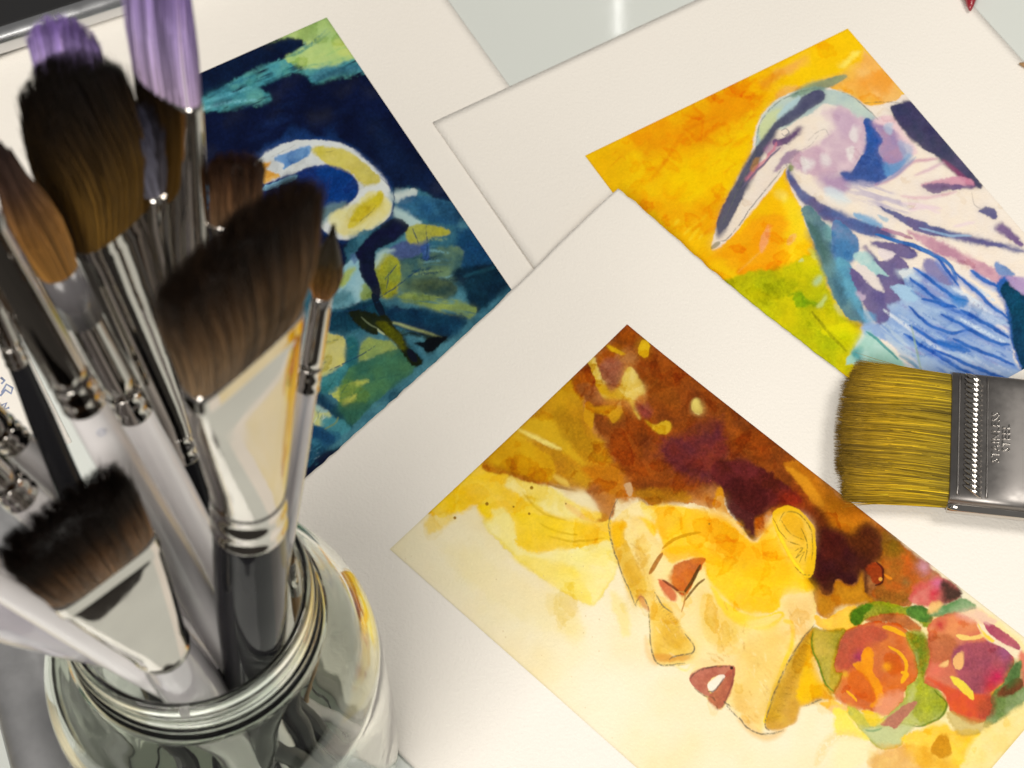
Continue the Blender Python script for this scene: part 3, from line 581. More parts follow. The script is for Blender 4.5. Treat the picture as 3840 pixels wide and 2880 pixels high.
p.poly(W3, [(1000, 830), (1150, 830), (1180, 960), (1060, 1000), (1000, 960)], (176, 96, 50), .7, 16)
p.poly(W3, [(1150, 905), (1330, 852), (1480, 900), (1505, 1000), (1400, 1130), (1280, 1182), (1180, 1092)], (164, 80, 92), .95, 14, 8, (148, 72, 90), 40); p.blob(W3, (1420, 1085), 60, (190, 30, 78), .85); p.blob(W3, (1470, 930), 45, (160, 90, 130), .7)
p.poly(W3, [(975, 1092), (1120, 1150), (1300, 1202), (1400, 1200), (1380, 1320), (1275, 1370), (1140, 1302), (1080, 1182)], (218, 88, 40), .95, 12, 8, (206, 76, 50), 40); p.blob(W3, (1380, 1150), 50, (196, 40, 50), .7); p.blob(W3, (1060, 752), 36, (190, 50, 54), .85); p.blob(W3, (1030, 1040), 45, (222, 110, 90), .7)
for l, c in (([(1130, 1078), (1180, 1100), (1250, 1160), (1265, 1222), (1170, 1142)], (238, 216, 66)), ([(1148, 962), (1200, 928), (1202, 1012), (1160, 1022)], (236, 182, 112)), ([(1165, 818), (1260, 825), (1340, 806), (1310, 832), (1200, 842)], (238, 204, 112)),
             ([(1300, 745), (1360, 770), (1480, 860), (1565, 900), (1545, 962), (1480, 900), (1400, 862), (1340, 822)], (241, 226, 190)), ([(1060, 1010), (1110, 975), (1100, 1010)], (236, 190, 120)), ([(1385, 1190), (1460, 1125), (1430, 1185)], (236, 190, 60)), ([(1300, 750), (1325, 790), (1400, 850), (1350, 830)], (240, 205, 60))): p.poly(W3, l, c, .95, 3, 4)
p.poly(W3, [(1335, 735), (1400, 758), (1520, 840), (1565, 908), (1480, 872), (1380, 802)], (178, 68, 98), 1, 3, 5, (166, 60, 90), 30); p.poly(W3, [(1180, 690), (1290, 655), (1420, 730), (1340, 742)], (230, 184, 170), .75, 12)
p.poly(W3, [(1560, 950), (1591, 925), (1680, 1050), (1660, 1160), (1580, 1140)], (216, 112, 92), .95, 5)
p.poly(W3, [(1385, 1205), (1450, 1130), (1540, 1000), (1570, 1000), (1562, 1100), (1600, 1160), (1620, 1240), (1500, 1320), (1345, 1395), (1390, 1280)], (92, 122, 58), 1, 4, 7, (136, 156, 106), 50, .35); p.poly(W3, [(1425, 1182), (1560, 1088), (1575, 1150), (1470, 1202)], (110, 60, 34), .9, 7)
p.poly(W3, [(1500, 1010), (1560, 995), (1560, 1090), (1490, 1150)], (60, 96, 46), .8, 8)
p.poly(W3, [(1300, 1240), (1400, 1200), (1395, 1300), (1320, 1340)], (150, 70, 50), .6, 14)
p.poly(W3, [(300, 1250), (390, 1240), (470, 1290), (420, 1305)], (244, 190, 60), .9, 5); p.poly(W3, [(360, 1280), (460, 1262), (440, 1300), (390, 1305)], (236, 180, 130), .8, 5)
p.poly(W3, [(385, 1285), (460, 1300), (540, 1410), (600, 1480), (500, 1450), (410, 1440), (395, 1370)], (243, 220, 80), .9, 8, 8); p.poly(W3, [(480, 1270), (560, 1310), (660, 1330), (600, 1390), (520, 1360)], (200, 190, 60), .8, 8); p.poly(W3, [(580, 1300), (650, 1320), (700, 1360), (620, 1390)], (240, 200, 40), .8, 7)
p.poly(W3, [(820, 1500), (860, 1450), (1080, 1372), (1140, 1425), (1320, 1440), (1190, 1680), (1000, 1680), (880, 1590)], (246, 208, 24), .95, 8, 8, (240, 190, 30), 60)
p.poly(W3, [(610, 1580), (750, 1520), (900, 1520), (1000, 1540), (1080, 1600), (1180, 1680), (700, 1690)], (216, 152, 30), .85, 16, 14, (228, 176, 60), 40); p.poly(W3, [(1000, 1525), (1095, 1450), (1125, 1555), (1060, 1595)], (196, 132, 20), .9, 6); p.poly(W3, [(1110, 1310), (1290, 1362), (1390, 1382), (1320, 1442), (1180, 1442)], (192, 168, 92), .8, 8, edge=.2)
p.poly(W3, [(1310, 1450), (1420, 1370), (1640, 1240), (1700, 1400), (1385, 1690), (1190, 1690)], (236, 212, 124), .9, 8, 8, (240, 220, 150), 60); p.poly(W3, [(1230, 1560), (1320, 1450), (1260, 1640)], (240, 222, 140), .8, 10)
p.line(W3, [(270, 1640), (330, 1520), (420, 1450), (560, 1470)], 60, (222, 200, 120), .5, soft=10, rough=.2); p.poly(W3, [(420, 1480), (560, 1480), (640, 1560), (500, 1659), (380, 1640)], (240, 228, 170), .6, 18)
p.grow = 0; p.halo = 0; p.blooms(60, 10, 34, .7)
for c0, r0 in (((985, 1127), 11), ((707, 1227), 11), ((507, 1314), 9), ((970, 1288), 8), ((2090, 1352), 6), ((872, 1245), 6), ((1198, 1226), 5)): p.dot(W1, c0, r0, (150, 110, 20))
for _ in range(40): p.dot(W4, (rng.uniform(100, 1600), rng.uniform(250, 1600)), rng.uniform(1.5, 3.5), (206, 180, 130))
p.finish('painted_picture', 'yellow and brown painted portrait with orange roses', gran=.2)

# ---- the heron
H1, H2, H3, H4 = (2100, 0, .8739), (2700, 200, .5154), (2800, 750, .4702), (2150, 100, .6027)
p = Painting(T_heron, sh_heron, (3179, 107), (2193.5, 584), (3826, 918), 0.172, .00029)
p.fill((243, 184, 6), (244, 200, 10), 160)
for pts, c, a in (([(380, 650), (720, 480), (1050, 330), (1220, 420), (1100, 560), (900, 690), (700, 730), (560, 800), (420, 760)], (236, 148, 4), .9), ([(560, 960), (700, 830), (850, 780), (1000, 720), (1130, 640), (1130, 740), (1040, 900), (980, 1050), (700, 1070)], (247, 208, 4), .95),
                  ([(1050, 330), (1400, 180), (1700, 10), (1730, 60), (1500, 200), (1300, 330), (1180, 420)], (248, 204, 10), .8), ([(300, 1000), (600, 1100), (850, 1100), (880, 1250), (700, 1250), (450, 1130)], (238, 160, 6), .8), ([(100, 800), (300, 720), (350, 900), (250, 1000)], (236, 178, 6), .8)):
    p.poly(H4, pts, c, a, 40, 30, tex=.3)
for _ in range(26):
    x, y = rng.uniform(250, 1100), rng.uniform(500, 1050); l = rng.uniform(80, 220); yy = y-(x-250)*.25
    p.line(H4, [(x, yy), (x+l*.5, yy-l*.32+rng.uniform(-15, 15)), (x+l, yy-l*.62)], rng.uniform(10, 34), random.choice([(234, 140, 4), (246, 202, 10), (240, 160, 6)]), .35, soft=9)
for _ in range(40):
    x, y = rng.uniform(150, 1500), rng.uniform(150, 1400); l = rng.uniform(60, 160)
    p.line(H4, [(x, y), (x+l*.5, y-l*.38+rng.uniform(-10, 10)), (x+l, y-l*.7)], rng.uniform(6, 18), random.choice([(230, 128, 2), (250, 214, 30), (238, 150, 4), (246, 190, 6)]), .5, soft=4, rough=.15)
p.line(H4, [(480, 960), (600, 800), (700, 650), (900, 560)], 16, (228, 130, 4), .6, soft=5)
p.line(H4, [(230, 870), (300, 810), (330, 830)], 8, (226, 140, 6), .5, soft=3)
p.poly(H4, [(1180, 330), (1300, 250), (1430, 195), (1445, 220), (1330, 300), (1200, 372)], (238, 168, 84), .75, 12, 12)
p.poly(H2, [(720, 250), (900, 160), (1020, 60), (1090, 0), (1370, 345), (1240, 365), (1050, 355), (900, 285)], (241, 190, 112), .9, 22, 14, (238, 172, 84), 60); p.poly(H2, [(1000, 200), (1150, 120), (1260, 180), (1210, 290), (1080, 265)], (236, 152, 36), .8, 18, 12); p.poly(H2, [(870, 90), (980, -10), (1015, 0), (955, 62), (900, 105)], (250, 228, 96), .9, 10)
p.poly(H2, [(410, 310), (470, 235), (600, 250), (440, 330)], (238, 176, 96), .8, 10)
p.poly(H4, [(850, 1390), (1000, 1280), (1200, 1170), (1340, 1230), (1290, 1430), (1180, 1510), (1060, 1540), (950, 1480)], (241, 162, 14), .85, 22, 16); p.poly(H4, [(1010, 1530), (1150, 1480), (1310, 1490), (1200, 1565), (1115, 1590)], (240, 154, 4), .95, 8, 8)
p.poly(H4, [(1290, 1060), (1400, 1090), (1475, 1300), (1420, 1430), (1330, 1430), (1350, 1250)], (246, 214, 30), .9, 18, 12); p.poly(H4, [(1260, 1030), (1330, 1040), (1310, 1090)], (247, 226, 110), .7, 12); p.poly(H4, [(1190, 1262), (1216, 1240), (1212, 1350), (1165, 1405), (1162, 1340)], (240, 168, 108), .95, 4, 5); p.line(H4, [(1165, 1400), (1100, 1460), (1020, 1530)], 10, (240, 178, 70), .7); p.poly(H4, [(1325, 1322), (1380, 1288), (1382, 1332), (1340, 1362)], (240, 178, 100), .8, 6)
for l in ([(690, 1290), (760, 1230), (830, 1170)], [(780, 1320), (805, 1290)], [(630, 1230), (660, 1200)], [(720, 1330), (780, 1250)]): p.line(H4, l, 18, (249, 214, 40), .8, soft=4)
p.poly(H3, [(-60, 600), (280, 540), (420, 470), (560, 430), (600, 560), (640, 680), (720, 800), (800, 940), (870, 930), (905, 1060), (945, 1080), (850, 1330), (700, 1360), (-220, 740)], (196, 190, 8), 1, 9, 12, (164, 176, 10), 80)
p.poly(H3, [(420, 470), (570, 440), (600, 560), (480, 560)], (220, 205, 14), .8, 14)
p.poly(H3, [(100, 700), (220, 640), (330, 615), (430, 660), (330, 760), (250, 775)], (150, 158, 4), .75, 14, 14); p.poly(H3, [(360, 780), (430, 735), (480, 800), (560, 830), (480, 862), (410, 840)], (98, 148, 8), .8, 10, 12); p.line(H3, [(330, 770), (400, 740), (450, 770), (460, 830)], 20, (88, 140, 8), .6, soft=4); p.poly(H3, [(600, 520), (665, 508), (645, 605), (610, 600)], (96, 140, 20), .8, 8); p.poly(H3, [(480, 540), (600, 520), (640, 660), (560, 620)], (190, 190, 6), .7, 12)
p.poly(H3, [(600, 1050), (700, 1000), (880, 955), (925, 1065), (840, 1205), (780, 1160)], (230, 216, 8), .95, 7, 8, (200, 204, 6), 40); p.line(H3, [(515, 885), (640, 1040), (800, 1215)], 26, (146, 144, 8), .9); p.line(H3, [(640, 1030), (800, 1150)], 10, (170, 168, 6), .7)
p.poly(H3, [(800, 950), (870, 928), (915, 1025), (850, 1000)], (158, 140, 4), .9, 5)
for l, c in (([(535, 665), (590, 605), (602, 640), (560, 675)], (172, 206, 168)), ([(425, 490), (450, 462), (455, 485)], (200, 215, 150)), ([(555, 855), (600, 800), (632, 765), (612, 835)], (192, 212, 138)), ([(500, 400), (545, 390), (560, 460), (520, 450)], (215, 215, 110)), ([(700, 820), (750, 830), (760, 920), (710, 880)], (206, 200, 120))): p.poly(H3, l, c, .85, 5, 6)
p.line(H3, [(560, 850), (630, 770)], 10, (200, 215, 140), .6)
p.blooms(90, 20, 90, .5, .5, -38); p.bleed(.8)
# the bird
p.grow = 3.5; p.halo = .4
p.poly(H1, [(652, 1058), (705, 905), (765, 775), (828, 650), (838, 580), (868, 500), (938, 430), (1030, 388), (1140, 378), (1230, 408), (1330, 458), (1440, 438), (1520, 430), (1840, 780), (2150, 1120), (2050, 1700), (1560, 1640), (1280, 1540), (1310, 1400), (1230, 1340), (1180, 1250), (1120, 1100), (1060, 960), (1045, 900), (1000, 820), (975, 740), (985, 700), (930, 770), (850, 870), (760, 980), (700, 1042)], (238, 229, 216), 1, 3, 4, (232, 224, 216), 80)
p.poly(H2, [(262, 650), (280, 560), (330, 440), (420, 350), (530, 290), (680, 250), (770, 262), (880, 278), (1000, 350), (1100, 440), (1140, 495), (1000, 470), (940, 405), (840, 375), (740, 372), (650, 430), (480, 530), (380, 560), (330, 650), (285, 700)], (164, 190, 190), 1, 6, 6, (186, 206, 194), 50)
p.poly(H2, [(520, 310), (640, 228), (790, 188), (915, 160), (850, 215), (740, 262), (640, 290)], (96, 132, 118), .85, 4, 4, (122, 152, 122), 40); p.poly(H2, [(285, 570), (330, 470), (405, 405), (440, 415), (375, 540), (310, 630)], (206, 216, 152), .85, 10)
p.poly(H2, [(365, 565), (420, 490), (520, 400), (600, 320), (700, 278), (755, 290), (740, 345), (640, 412), (540, 485), (420, 545)], (78, 78, 108), 1, 6, 5, (58, 58, 92), 40)
p.poly(H2, [(420, 460), (480, 380), (560, 320), (575, 330), (480, 430)], (176, 204, 208), .9, 6)
p.poly(H2, [(365, 560), (412, 540), (385, 620), (340, 690), (300, 750), (255, 862), (205, 965), (150, 1065), (70, 1225), (-10, 1330), (-10, 1190), (100, 980), (195, 800), (262, 695)], (84, 84, 108), .95, 5, 4, (70, 74, 96), 40)
p.poly(H2, [(385, 645), (480, 612), (585, 545), (572, 585), (480, 655), (400, 675)], (94, 70, 110), .95, 5); p.poly(H2, [(330, 690), (400, 650), (440, 680), (360, 740)], (160, 110, 150), .6, 7); p.line(H2, [(448, 560), (480, 545), (500, 575), (470, 600), (450, 580)], 7, (110, 110, 120), .8)
p.poly(H2, [(190, 905), (280, 812), (370, 720), (405, 655), (385, 705), (300, 825), (210, 915)], (206, 122, 140), .85, 5); p.poly(H2, [(240, 780), (290, 760), (260, 830), (225, 850)], (190, 140, 60), .6, 6); p.line(H2, [(150, 985), (300, 825), (440, 685)], 16, (104, 98, 124), .85)
p.poly(H2, [(395, 855), (450, 780), (520, 712), (595, 735), (540, 795), (470, 805), (420, 850)], (140, 106, 146), .8, 7); p.line(H2, [(0, 1372), (70, 1335), (250, 1090), (420, 885), (490, 812)], 9, (90, 90, 92), .7, rough=.1); p.line(H2, [(-60, 1420), (0, 1370)], 30, (100, 100, 60), .7)
p.poly(H2, [(520, 790), (545, 785), (530, 830), (500, 850)], (110, 130, 30), .8, 4)
p.poly(H2, [(750, 435), (880, 395), (980, 450), (1055, 505), (1060, 680), (1000, 785), (960, 855), (850, 862), (780, 800), (730, 660), (830, 560), (800, 480)], (198, 168, 186), .95, 14, 10, (218, 194, 202), 60); p.poly(H2, [(820, 430), (930, 440), (1000, 520), (900, 600), (850, 540)], (190, 160, 186), .7, 16)
p.poly(H2, [(555, 745), (700, 672), (770, 760), (840, 862), (760, 905), (620, 862), (530, 805)], (192, 158, 180), .9, 12, 10, (208, 178, 190), 50); p.poly(H2, [(735, 905), (900, 882), (945, 962), (900, 1012), (780, 985)], (172, 142, 176), .9, 12)
for l in ([(590, 760), (640, 800), (620, 860), (600, 820)], [(620, 770), (680, 790), (640, 830)], [(960, 540), (1000, 560), (985, 650), (950, 600)], [(740, 740), (780, 750), (790, 800), (750, 790)], [(930, 700), (970, 690), (960, 780)]): p.poly(H2, l, (230, 226, 222), .8, 8)
p.line(H2, [(640, 640), (700, 580), (760, 555), (790, 600)], 6, (120, 116, 116), .6, rough=.3); p.line(H2, [(540, 720), (640, 680), (720, 600)], 6, (130, 120, 120), .5, rough=.3)
p.poly(H2, [(1058, 488), (1110, 498), (1140, 560), (1185, 640), (1150, 690), (1172, 762), (1205, 772), (1225, 882), (1120, 965), (1000, 952), (920, 922), (885, 868), (930, 862), (972, 840), (1062, 690)], (18, 80, 158), 1, 4, 5, (10, 66, 146), 50)
p.poly(H2, [(1195, 765), (1300, 765), (1400, 725), (1320, 835), (1215, 895)], (90, 142, 196), .9, 9); p.poly(H2, [(1110, 502), (1200, 480), (1280, 560), (1345, 682), (1300, 785), (1200, 785), (1160, 692), (1190, 625)], (168, 134, 168), .95, 8, 8, (150, 130, 175), 40); p.poly(H2, [(1120, 490), (1265, 465), (1335, 580), (1425, 692), (1395, 730), (1320, 650), (1270, 560)], (230, 200, 204), .9, 9); p.poly(H2, [(1195, 520), (1250, 515), (1250, 580), (1215, 570)], (170, 195, 215), .7, 7); p.poly(H2, [(1310, 640), (1390, 680), (1390, 740), (1330, 740)], (140, 170, 205), .6, 10)
p.poly(H2, [(1245, 405), (1290, 372), (1400, 360), (1530, 515), (1690, 685), (1900, 970), (1790, 925), (1640, 805), (1560, 735), (1420, 642), (1310, 515)], (46, 52, 86), 1, 5, 5, (62, 56, 96), 50); p.line(H2, [(1620, 780), (1790, 920), (1850, 970)], 40, (140, 66, 106), .75, soft=5)
for l, w, c in (([(1120, 958), (1260, 905), (1400, 795), (1580, 765)], 26, (198, 146, 168)), ([(1420, 892), (1530, 840), (1630, 795)], 20, (206, 168, 186)), ([(1320, 1035), (1500, 1052), (1720, 1008)], 22, (218, 176, 188)), ([(1150, 950), (1300, 870), (1420, 760)], 14, (120, 150, 190)), ([(1380, 1140), (1500, 1120), (1610, 1130)], 30, (228, 205, 212)), ([(1300, 1090), (1440, 1100), (1600, 1160)], 22, (230, 208, 214)), ([(1700, 1255), (1850, 1230)], 24, (230, 210, 216))): p.line(H2, l, w, c, .8, soft=5)
p.poly(H2, [(1465, 972), (1560, 930), (1740, 898), (1840, 955), (1640, 965)], (206, 144, 166), .95, 6); p.poly(H2, [(1478, 972), (1560, 955), (1850, 968), (1700, 987), (1560, 1008)], (106, 86, 126), .95, 5)
p.poly(H2, [(925, 955), (1130, 965), (1260, 1030), (1375, 1135), (1280, 1145), (1100, 1085), (960, 1015)], (182, 172, 192), .9, 12, 10, (196, 186, 200), 40, dry=.35, ang=18)
p.poly(H2, [(490, 850), (525, 895), (600, 995), (760, 1108), (960, 1196), (1140, 1258), (1275, 1335), (1140, 1335), (960, 1282), (760, 1205), (620, 1095), (540, 985), (498, 925)], (74, 96, 152), 1, 5, 6, (84, 76, 126), 60); p.poly(H2, [(975, 1160), (1080, 1190), (1180, 1262), (1010, 1205)], (120, 168, 206), .9, 6); p.poly(H2, [(760, 990), (860, 1000), (940, 1080), (850, 1070)], (206, 222, 228), .8, 12); p.poly(H2, [(1150, 1180), (1220, 1210), (1200, 1225)], (150, 185, 205), .8, 5)
p.poly(H2, [(1165, 1118), (1340, 1186), (1560, 1266), (1850, 1338), (2050, 1388), (2210, 1440), (2000, 1405), (1700, 1345), (1450, 1295), (1320, 1215)], (80, 92, 142), 1, 5, 6, (96, 86, 136), 60); p.line(H2, [(1450, 1270), (1650, 1320), (1830, 1330)], 18, (150, 180, 210), .8)
p.line(H2, [(1130, 1318), (1300, 1368), (1500, 1440), (1660, 1530), (1720, 1650)], 34, (38, 108, 180), .95); p.line(H2, [(1170, 1280), (1290, 1310), (1400, 1350)], 26, (170, 120, 150), .8)
p.poly(H2, [(1370, 1298), (1560, 1358), (1700, 1428), (1950, 1548), (2230, 1680), (2050, 1680), (1760, 1525), (1560, 1435)], (208, 160, 172), .95, 7, 8, (178, 124, 150), 60)
p.poly(H2, [(1895, 1142), (1985, 1128), (2015, 1182), (2000, 1192)], (86, 86, 132), .95, 4); p.poly(H2, [(2000, 1282), (2072, 1248), (2200, 1400), (2090, 1335)], (112, 88, 134), .95, 5); p.line(H2, [(1830, 1010), (1850, 1100), (1900, 1130), (1990, 1130)], 6, (120, 116, 120), .6, rough=.2)
p.bleed(.35)
# the wing
p.poly(H3, [(440, 90), (500, 50), (600, 170), (700, 270), (745, 420), (805, 560), (885, 720), (915, 850), (970, 1000), (900, 965), (800, 925), (740, 835), (680, 735), (620, 560), (560, 400), (500, 230)], (90, 132, 136), 1, 5, 6, (68, 108, 128), 60); p.poly(H3, [(485, 180), (560, 230), (645, 420), (610, 510), (540, 330)], (66, 100, 92), .8, 12); p.poly(H3, [(690, 620), (760, 650), (800, 800), (740, 820)], (60, 100, 122), .7, 14)
p.poly(H3, [(640, 200), (700, 260), (690, 340), (650, 290)], (120, 170, 170), .8, 8)
p.poly(H3, [(700, 175), (795, 215), (885, 320), (880, 430), (820, 490), (720, 480), (690, 340)], (128, 126, 168), .95, 5, 6, (74, 124, 170), 50); p.poly(H3, [(690, 340), (780, 320), (860, 390), (820, 480), (730, 470)], (64, 120, 168), .85, 10)
p.poly(H3, [(720, 480), (820, 500), (880, 640), (905, 760), (890, 880), (820, 770), (760, 640)], (76, 138, 172), .9, 9, 8, (96, 160, 184), 40)
p.poly(H3, [(1080, 860), (1200, 700), (1340, 590), (1600, 630), (1760, 800), (2060, 920), (2140, 1300), (2260, 1440), (1900, 1460), (1500, 1420), (1200, 1170), (950, 1060), (930, 1000), (1050, 980)], (124, 158, 208), .95, 12, 10, (152, 182, 216), 60)
p.poly(H3, [(880, 420), (1000, 440), (1135, 612), (1060, 615), (950, 545), (860, 470)], (152, 198, 198), .95, 5, 5, (180, 212, 208), 30)
for l in ([(1000, 338), (1170, 350), (1300, 380), (1352, 440), (1280, 462), (1180, 432), (1080, 390)], [(945, 378), (1040, 480), (1100, 490), (1200, 450), (1285, 540), (1200, 572), (1255, 662), (1180, 682), (1235, 782), (1100, 822), (1000, 760), (1085, 722), (1040, 602), (1135, 612), (1060, 520)], [(830, 555), (960, 640), (1000, 700), (1090, 740), (1110, 832), (1135, 935), (1060, 985), (960, 862), (900, 742)]): p.poly(H3, l, (108, 94, 138), .97, 4, 6, (94, 86, 136), 50)
p.poly(H3, [(880, 520), (1000, 580), (1085, 725), (1040, 700), (950, 640)], (224, 214, 208), .95, 4); p.poly(H3, [(880, 740), (940, 760), (930, 800)], (200, 180, 200), .8, 5); p.poly(H3, [(1060, 400), (1180, 430), (1100, 480)], (226, 214, 214), .9, 5); p.poly(H3, [(1420, 480), (1520, 500), (1640, 660), (1560, 660), (1440, 590)], (130, 124, 168), .9, 7); p.poly(H3, [(1350, 590), (1450, 630), (1600, 760), (1500, 760)], (140, 140, 186), .7, 10)
p.poly(H3, [(1160, 690), (1280, 690), (1360, 780), (1280, 800), (1200, 750)], (160, 196, 222), .9, 6); p.poly(H3, [(1200, 570), (1320, 560), (1400, 620), (1280, 640)], (196, 214, 224), .8, 8); p.poly(H3, [(900, 880), (1000, 900), (1020, 960), (940, 960)], (90, 160, 200), .7, 10)
p.poly(H3, [(1080, 980), (1200, 1040), (1340, 1180), (1260, 1230), (1140, 1130)], (176, 196, 214), .8, 12, dry=.3, ang=40)
for _ in range(110):
    x, y = rng.uniform(1150, 2050), rng.uniform(640, 1380)
    if y < 640+(x-1300)*.42-60: continue
    l = rng.uniform(90, 260); p.line(H3, [(x, y), (x+l*.5, y+l*.3), (x+l, y+l*.56)], rng.uniform(8, 26), random.choice([(60, 106, 182), (96, 136, 204), (196, 210, 228), (130, 130, 186), (170, 196, 226), (150, 140, 184)]), .6, soft=5, rough=.15)
for l, w, c in (([(1090, 870), (1350, 1060), (1600, 1230), (1860, 1405)], 34, (216, 224, 230)), ([(1640, 690), (1850, 830), (2045, 925)], 44, (208, 220, 232)), ([(1680, 930), (1900, 1060), (2060, 1135)], 32, (206, 222, 236)), ([(1880, 1225), (2000, 1270), (2110, 1300)], 34, (212, 220, 232)), ([(1180, 1250), (1290, 1330), (1400, 1395)], 24, (206, 222, 224)), ([(1800, 700), (1950, 720), (2000, 700)], 24, (224, 226, 226)), ([(1990, 1000), (2090, 1060)], 40, (226, 218, 214)), ([(1700, 600), (1850, 720), (1980, 800)], 30, (196, 214, 230))): p.line(H3, l, w, c, .85, soft=4, rough=.1)
for l in ([(1330, 540), (1480, 640), (1640, 770), (1750, 805)], [(1300, 620), (1450, 740), (1640, 870), (1790, 925)], [(1400, 790), (1560, 830), (1670, 862)], [(1500, 450), (1600, 560), (1690, 690)], [(1650, 580), (1800, 700), (1960, 850), (2080, 935)], [(1700, 880), (1900, 980), (2095, 1095)], [(1300, 850), (1450, 990), (1640, 1060), (1770, 1030)], [(1550, 910), (1800, 1040), (2000, 1140), (2095, 1155)], [(1300, 1000), (1500, 1120), (1720, 1185)], [(1250, 1070), (1450, 1190), (1700, 1340), (1940, 1455)], [(1640, 1100), (1900, 1220), (2140, 1315)], [(1500, 1190), (1800, 1330), (2120, 1455)], [(1780, 560), (1900, 640), (2010, 700)]):
    p.line(H3, [(x+6, y+16) for x, y in l], 64, (96, 132, 200), .6, wob=8, soft=8); p.line(H3, l, 30, (30, 84, 168), .95, wob=6, c2=(52, 108, 188), soft=2.5)
p.poly(H3, [(1520, 1130), (1680, 1150), (1780, 1200), (1640, 1200)], (44, 104, 184), .85, 7); p.poly(H3, [(1640, 760), (1760, 780), (1750, 830), (1680, 850)], (50, 120, 190), .8, 6)
p.poly(H3, [(1990, 690), (2080, 612), (2170, 730), (2260, 810), (2260, 1420), (2140, 1210), (2095, 1020), (2075, 860)], (30, 92, 172), .95, 6); p.poly(H3, [(2030, 720), (2090, 650), (2160, 740), (2260, 830), (2260, 1400), (2150, 1190), (2115, 1020), (2095, 860)], (8, 62, 86), 1, 6, 6, (10, 52, 80), 40)
p.poly(H3, [(2085, 600), (2260, 650), (2260, 760), (2140, 700)], (172, 148, 190), .9, 7); p.poly(H3, [(1980, 505), (2060, 535), (2130, 600), (2020, 592)], (110, 142, 192), .9, 7)
p.poly(H3, [(800, 1290), (945, 1078), (1020, 1090), (1160, 1220), (1300, 1365), (1420, 1420), (900, 1310)], (142, 198, 180), .95, 6, 6, (168, 212, 202), 50); p.line(H3, [(955, 1045), (1060, 1130), (1210, 1275)], 22, (58, 140, 140), .85); p.poly(H3, [(850, 1210), (900, 1200), (905, 1290), (870, 1270)], (50, 140, 150), .8, 7); p.line(H3, [(1310, 1000), (1350, 1180), (1400, 1390)], 18, (150, 176, 140), .6, soft=3); p.line(H3, [(1220, 1240), (1320, 1300), (1400, 1390)], 30, (96, 150, 180), .7, soft=4)
for l in ([(262, 650), (290, 520), (400, 370), (560, 285), (700, 250)], [(880, 280), (980, 325), (1080, 410), (1150, 480)], [(1050, 360), (1180, 355), (1320, 360)], [(1000, 350), (1100, 430)], [(20, 1240), (150, 950), (265, 715)]): p.line(H2, l, 7, (100, 106, 100), .7, rough=.2)
p.grow = 0; p.halo = 0; p.blooms(110, 12, 50, .55, .12, 32)
p.finish('painted_picture', 'blue and mauve heron painted on an orange ground', rim=.12)

# ---- the wading bird on navy
B1, B2_, B3_ = (700, 0, .6329), (1000, 650, .4521), (1000, 1150, .4219)
p = Painting(T_blue, sh_blue, (1225, 66), (120*S, 296*S), (1931, 1038), 0.240, .0003)
p.fill((17, 31, 74), (12, 22, 58), 120)
p.poly(B1, [(-200, 700), (70, 590), (180, 530), (350, 440), (560, 350), (650, 300), (800, 150), (1010, 330), (1075, 425), (900, 455), (750, 492), (700, 432), (560, 462), (430, 522), (505, 590), (300, 652), (70, 672), (-200, 760)], (76, 158, 172), 1, 9, 12, (112, 184, 168), 70, dry=.12, ang=-24)
p.poly(B1, [(480, 262), (830, 90), (1010, 320), (985, 345), (850, 392), (700, 402), (580, 352), (690, 282), (680, 242), (590, 242)], (176, 206, 118), 1, 8, 10, (198, 216, 130), 60); p.poly(B1, [(860, 250), (930, 240), (990, 320), (900, 330)], (214, 220, 120), .7, 12)
p.poly(B1, [(-200, 540), (60, 435), (500, 250), (690, 238), (645, 292), (520, 345), (350, 422), (180, 520), (-100, 640)], (15, 36, 72), 1, 8, 10, (12, 28, 62), 60)
for l, w, c in (([(600, 335), (700, 290), (830, 175)], 16, (70, 140, 140)), ([(640, 330), (760, 260), (850, 190)], 10, (90, 160, 140)), ([(700, 395), (850, 370), (960, 330)], 14, (120, 180, 140)), ([(760, 470), (900, 420), (1060, 390)], 30, (64, 126, 150)), ([(90, 650), (220, 610), (420, 590)], 20, (132, 198, 210)), ([(90, 610), (250, 560), (380, 520)], 18, (110, 184, 200)), ([(150, 560), (260, 500), (420, 440)], 14, (50, 120, 150)), ([(820, 330), (900, 290), (960, 280)], 12, (150, 196, 120))): p.line(B1, l, w, c, .7, soft=4, rough=.2)
p.poly(B1, [(740, 440), (900, 390), (1070, 380), (1070, 420), (900, 450), (760, 482)], (76, 138, 160), .8, 9)
for _ in range(22):
    x, y = rng.uniform(100, 1100), rng.uniform(620, 830); p.line(B1, [(x, y), (x+120, y-40+rng.uniform(-10, 10))], rng.uniform(10, 40), random.choice([(24, 46, 96), (12, 20, 52), (20, 40, 88)]), .5, soft=9)
p.poly(B1, [(1100, 700), (1300, 900), (1500, 1080), (1640, 1240), (1300, 1130), (1150, 1000)], (26, 52, 96), .5, 40)
p.bleed(.6)
p.grow = 3.0; p.halo = .3
arc = [(400, 975), (520, 880), (640, 842), (780, 832), (900, 852), (1000, 902), (1120, 1010), (1200, 1110), (1217, 1210), (1190, 1290), (1120, 1352), (1020, 1402), (900, 1410), (800, 1350), (840, 1290), (950, 1222), (1012, 1150), (1010, 1080), (960, 1020), (880, 985), (760, 990), (620, 1030), (480, 1082), (400, 1060)]
p.poly(B1, arc, (40, 96, 176), .9, 30, 6); p.poly(B1, arc, (234, 232, 224), 1, 4, 5)
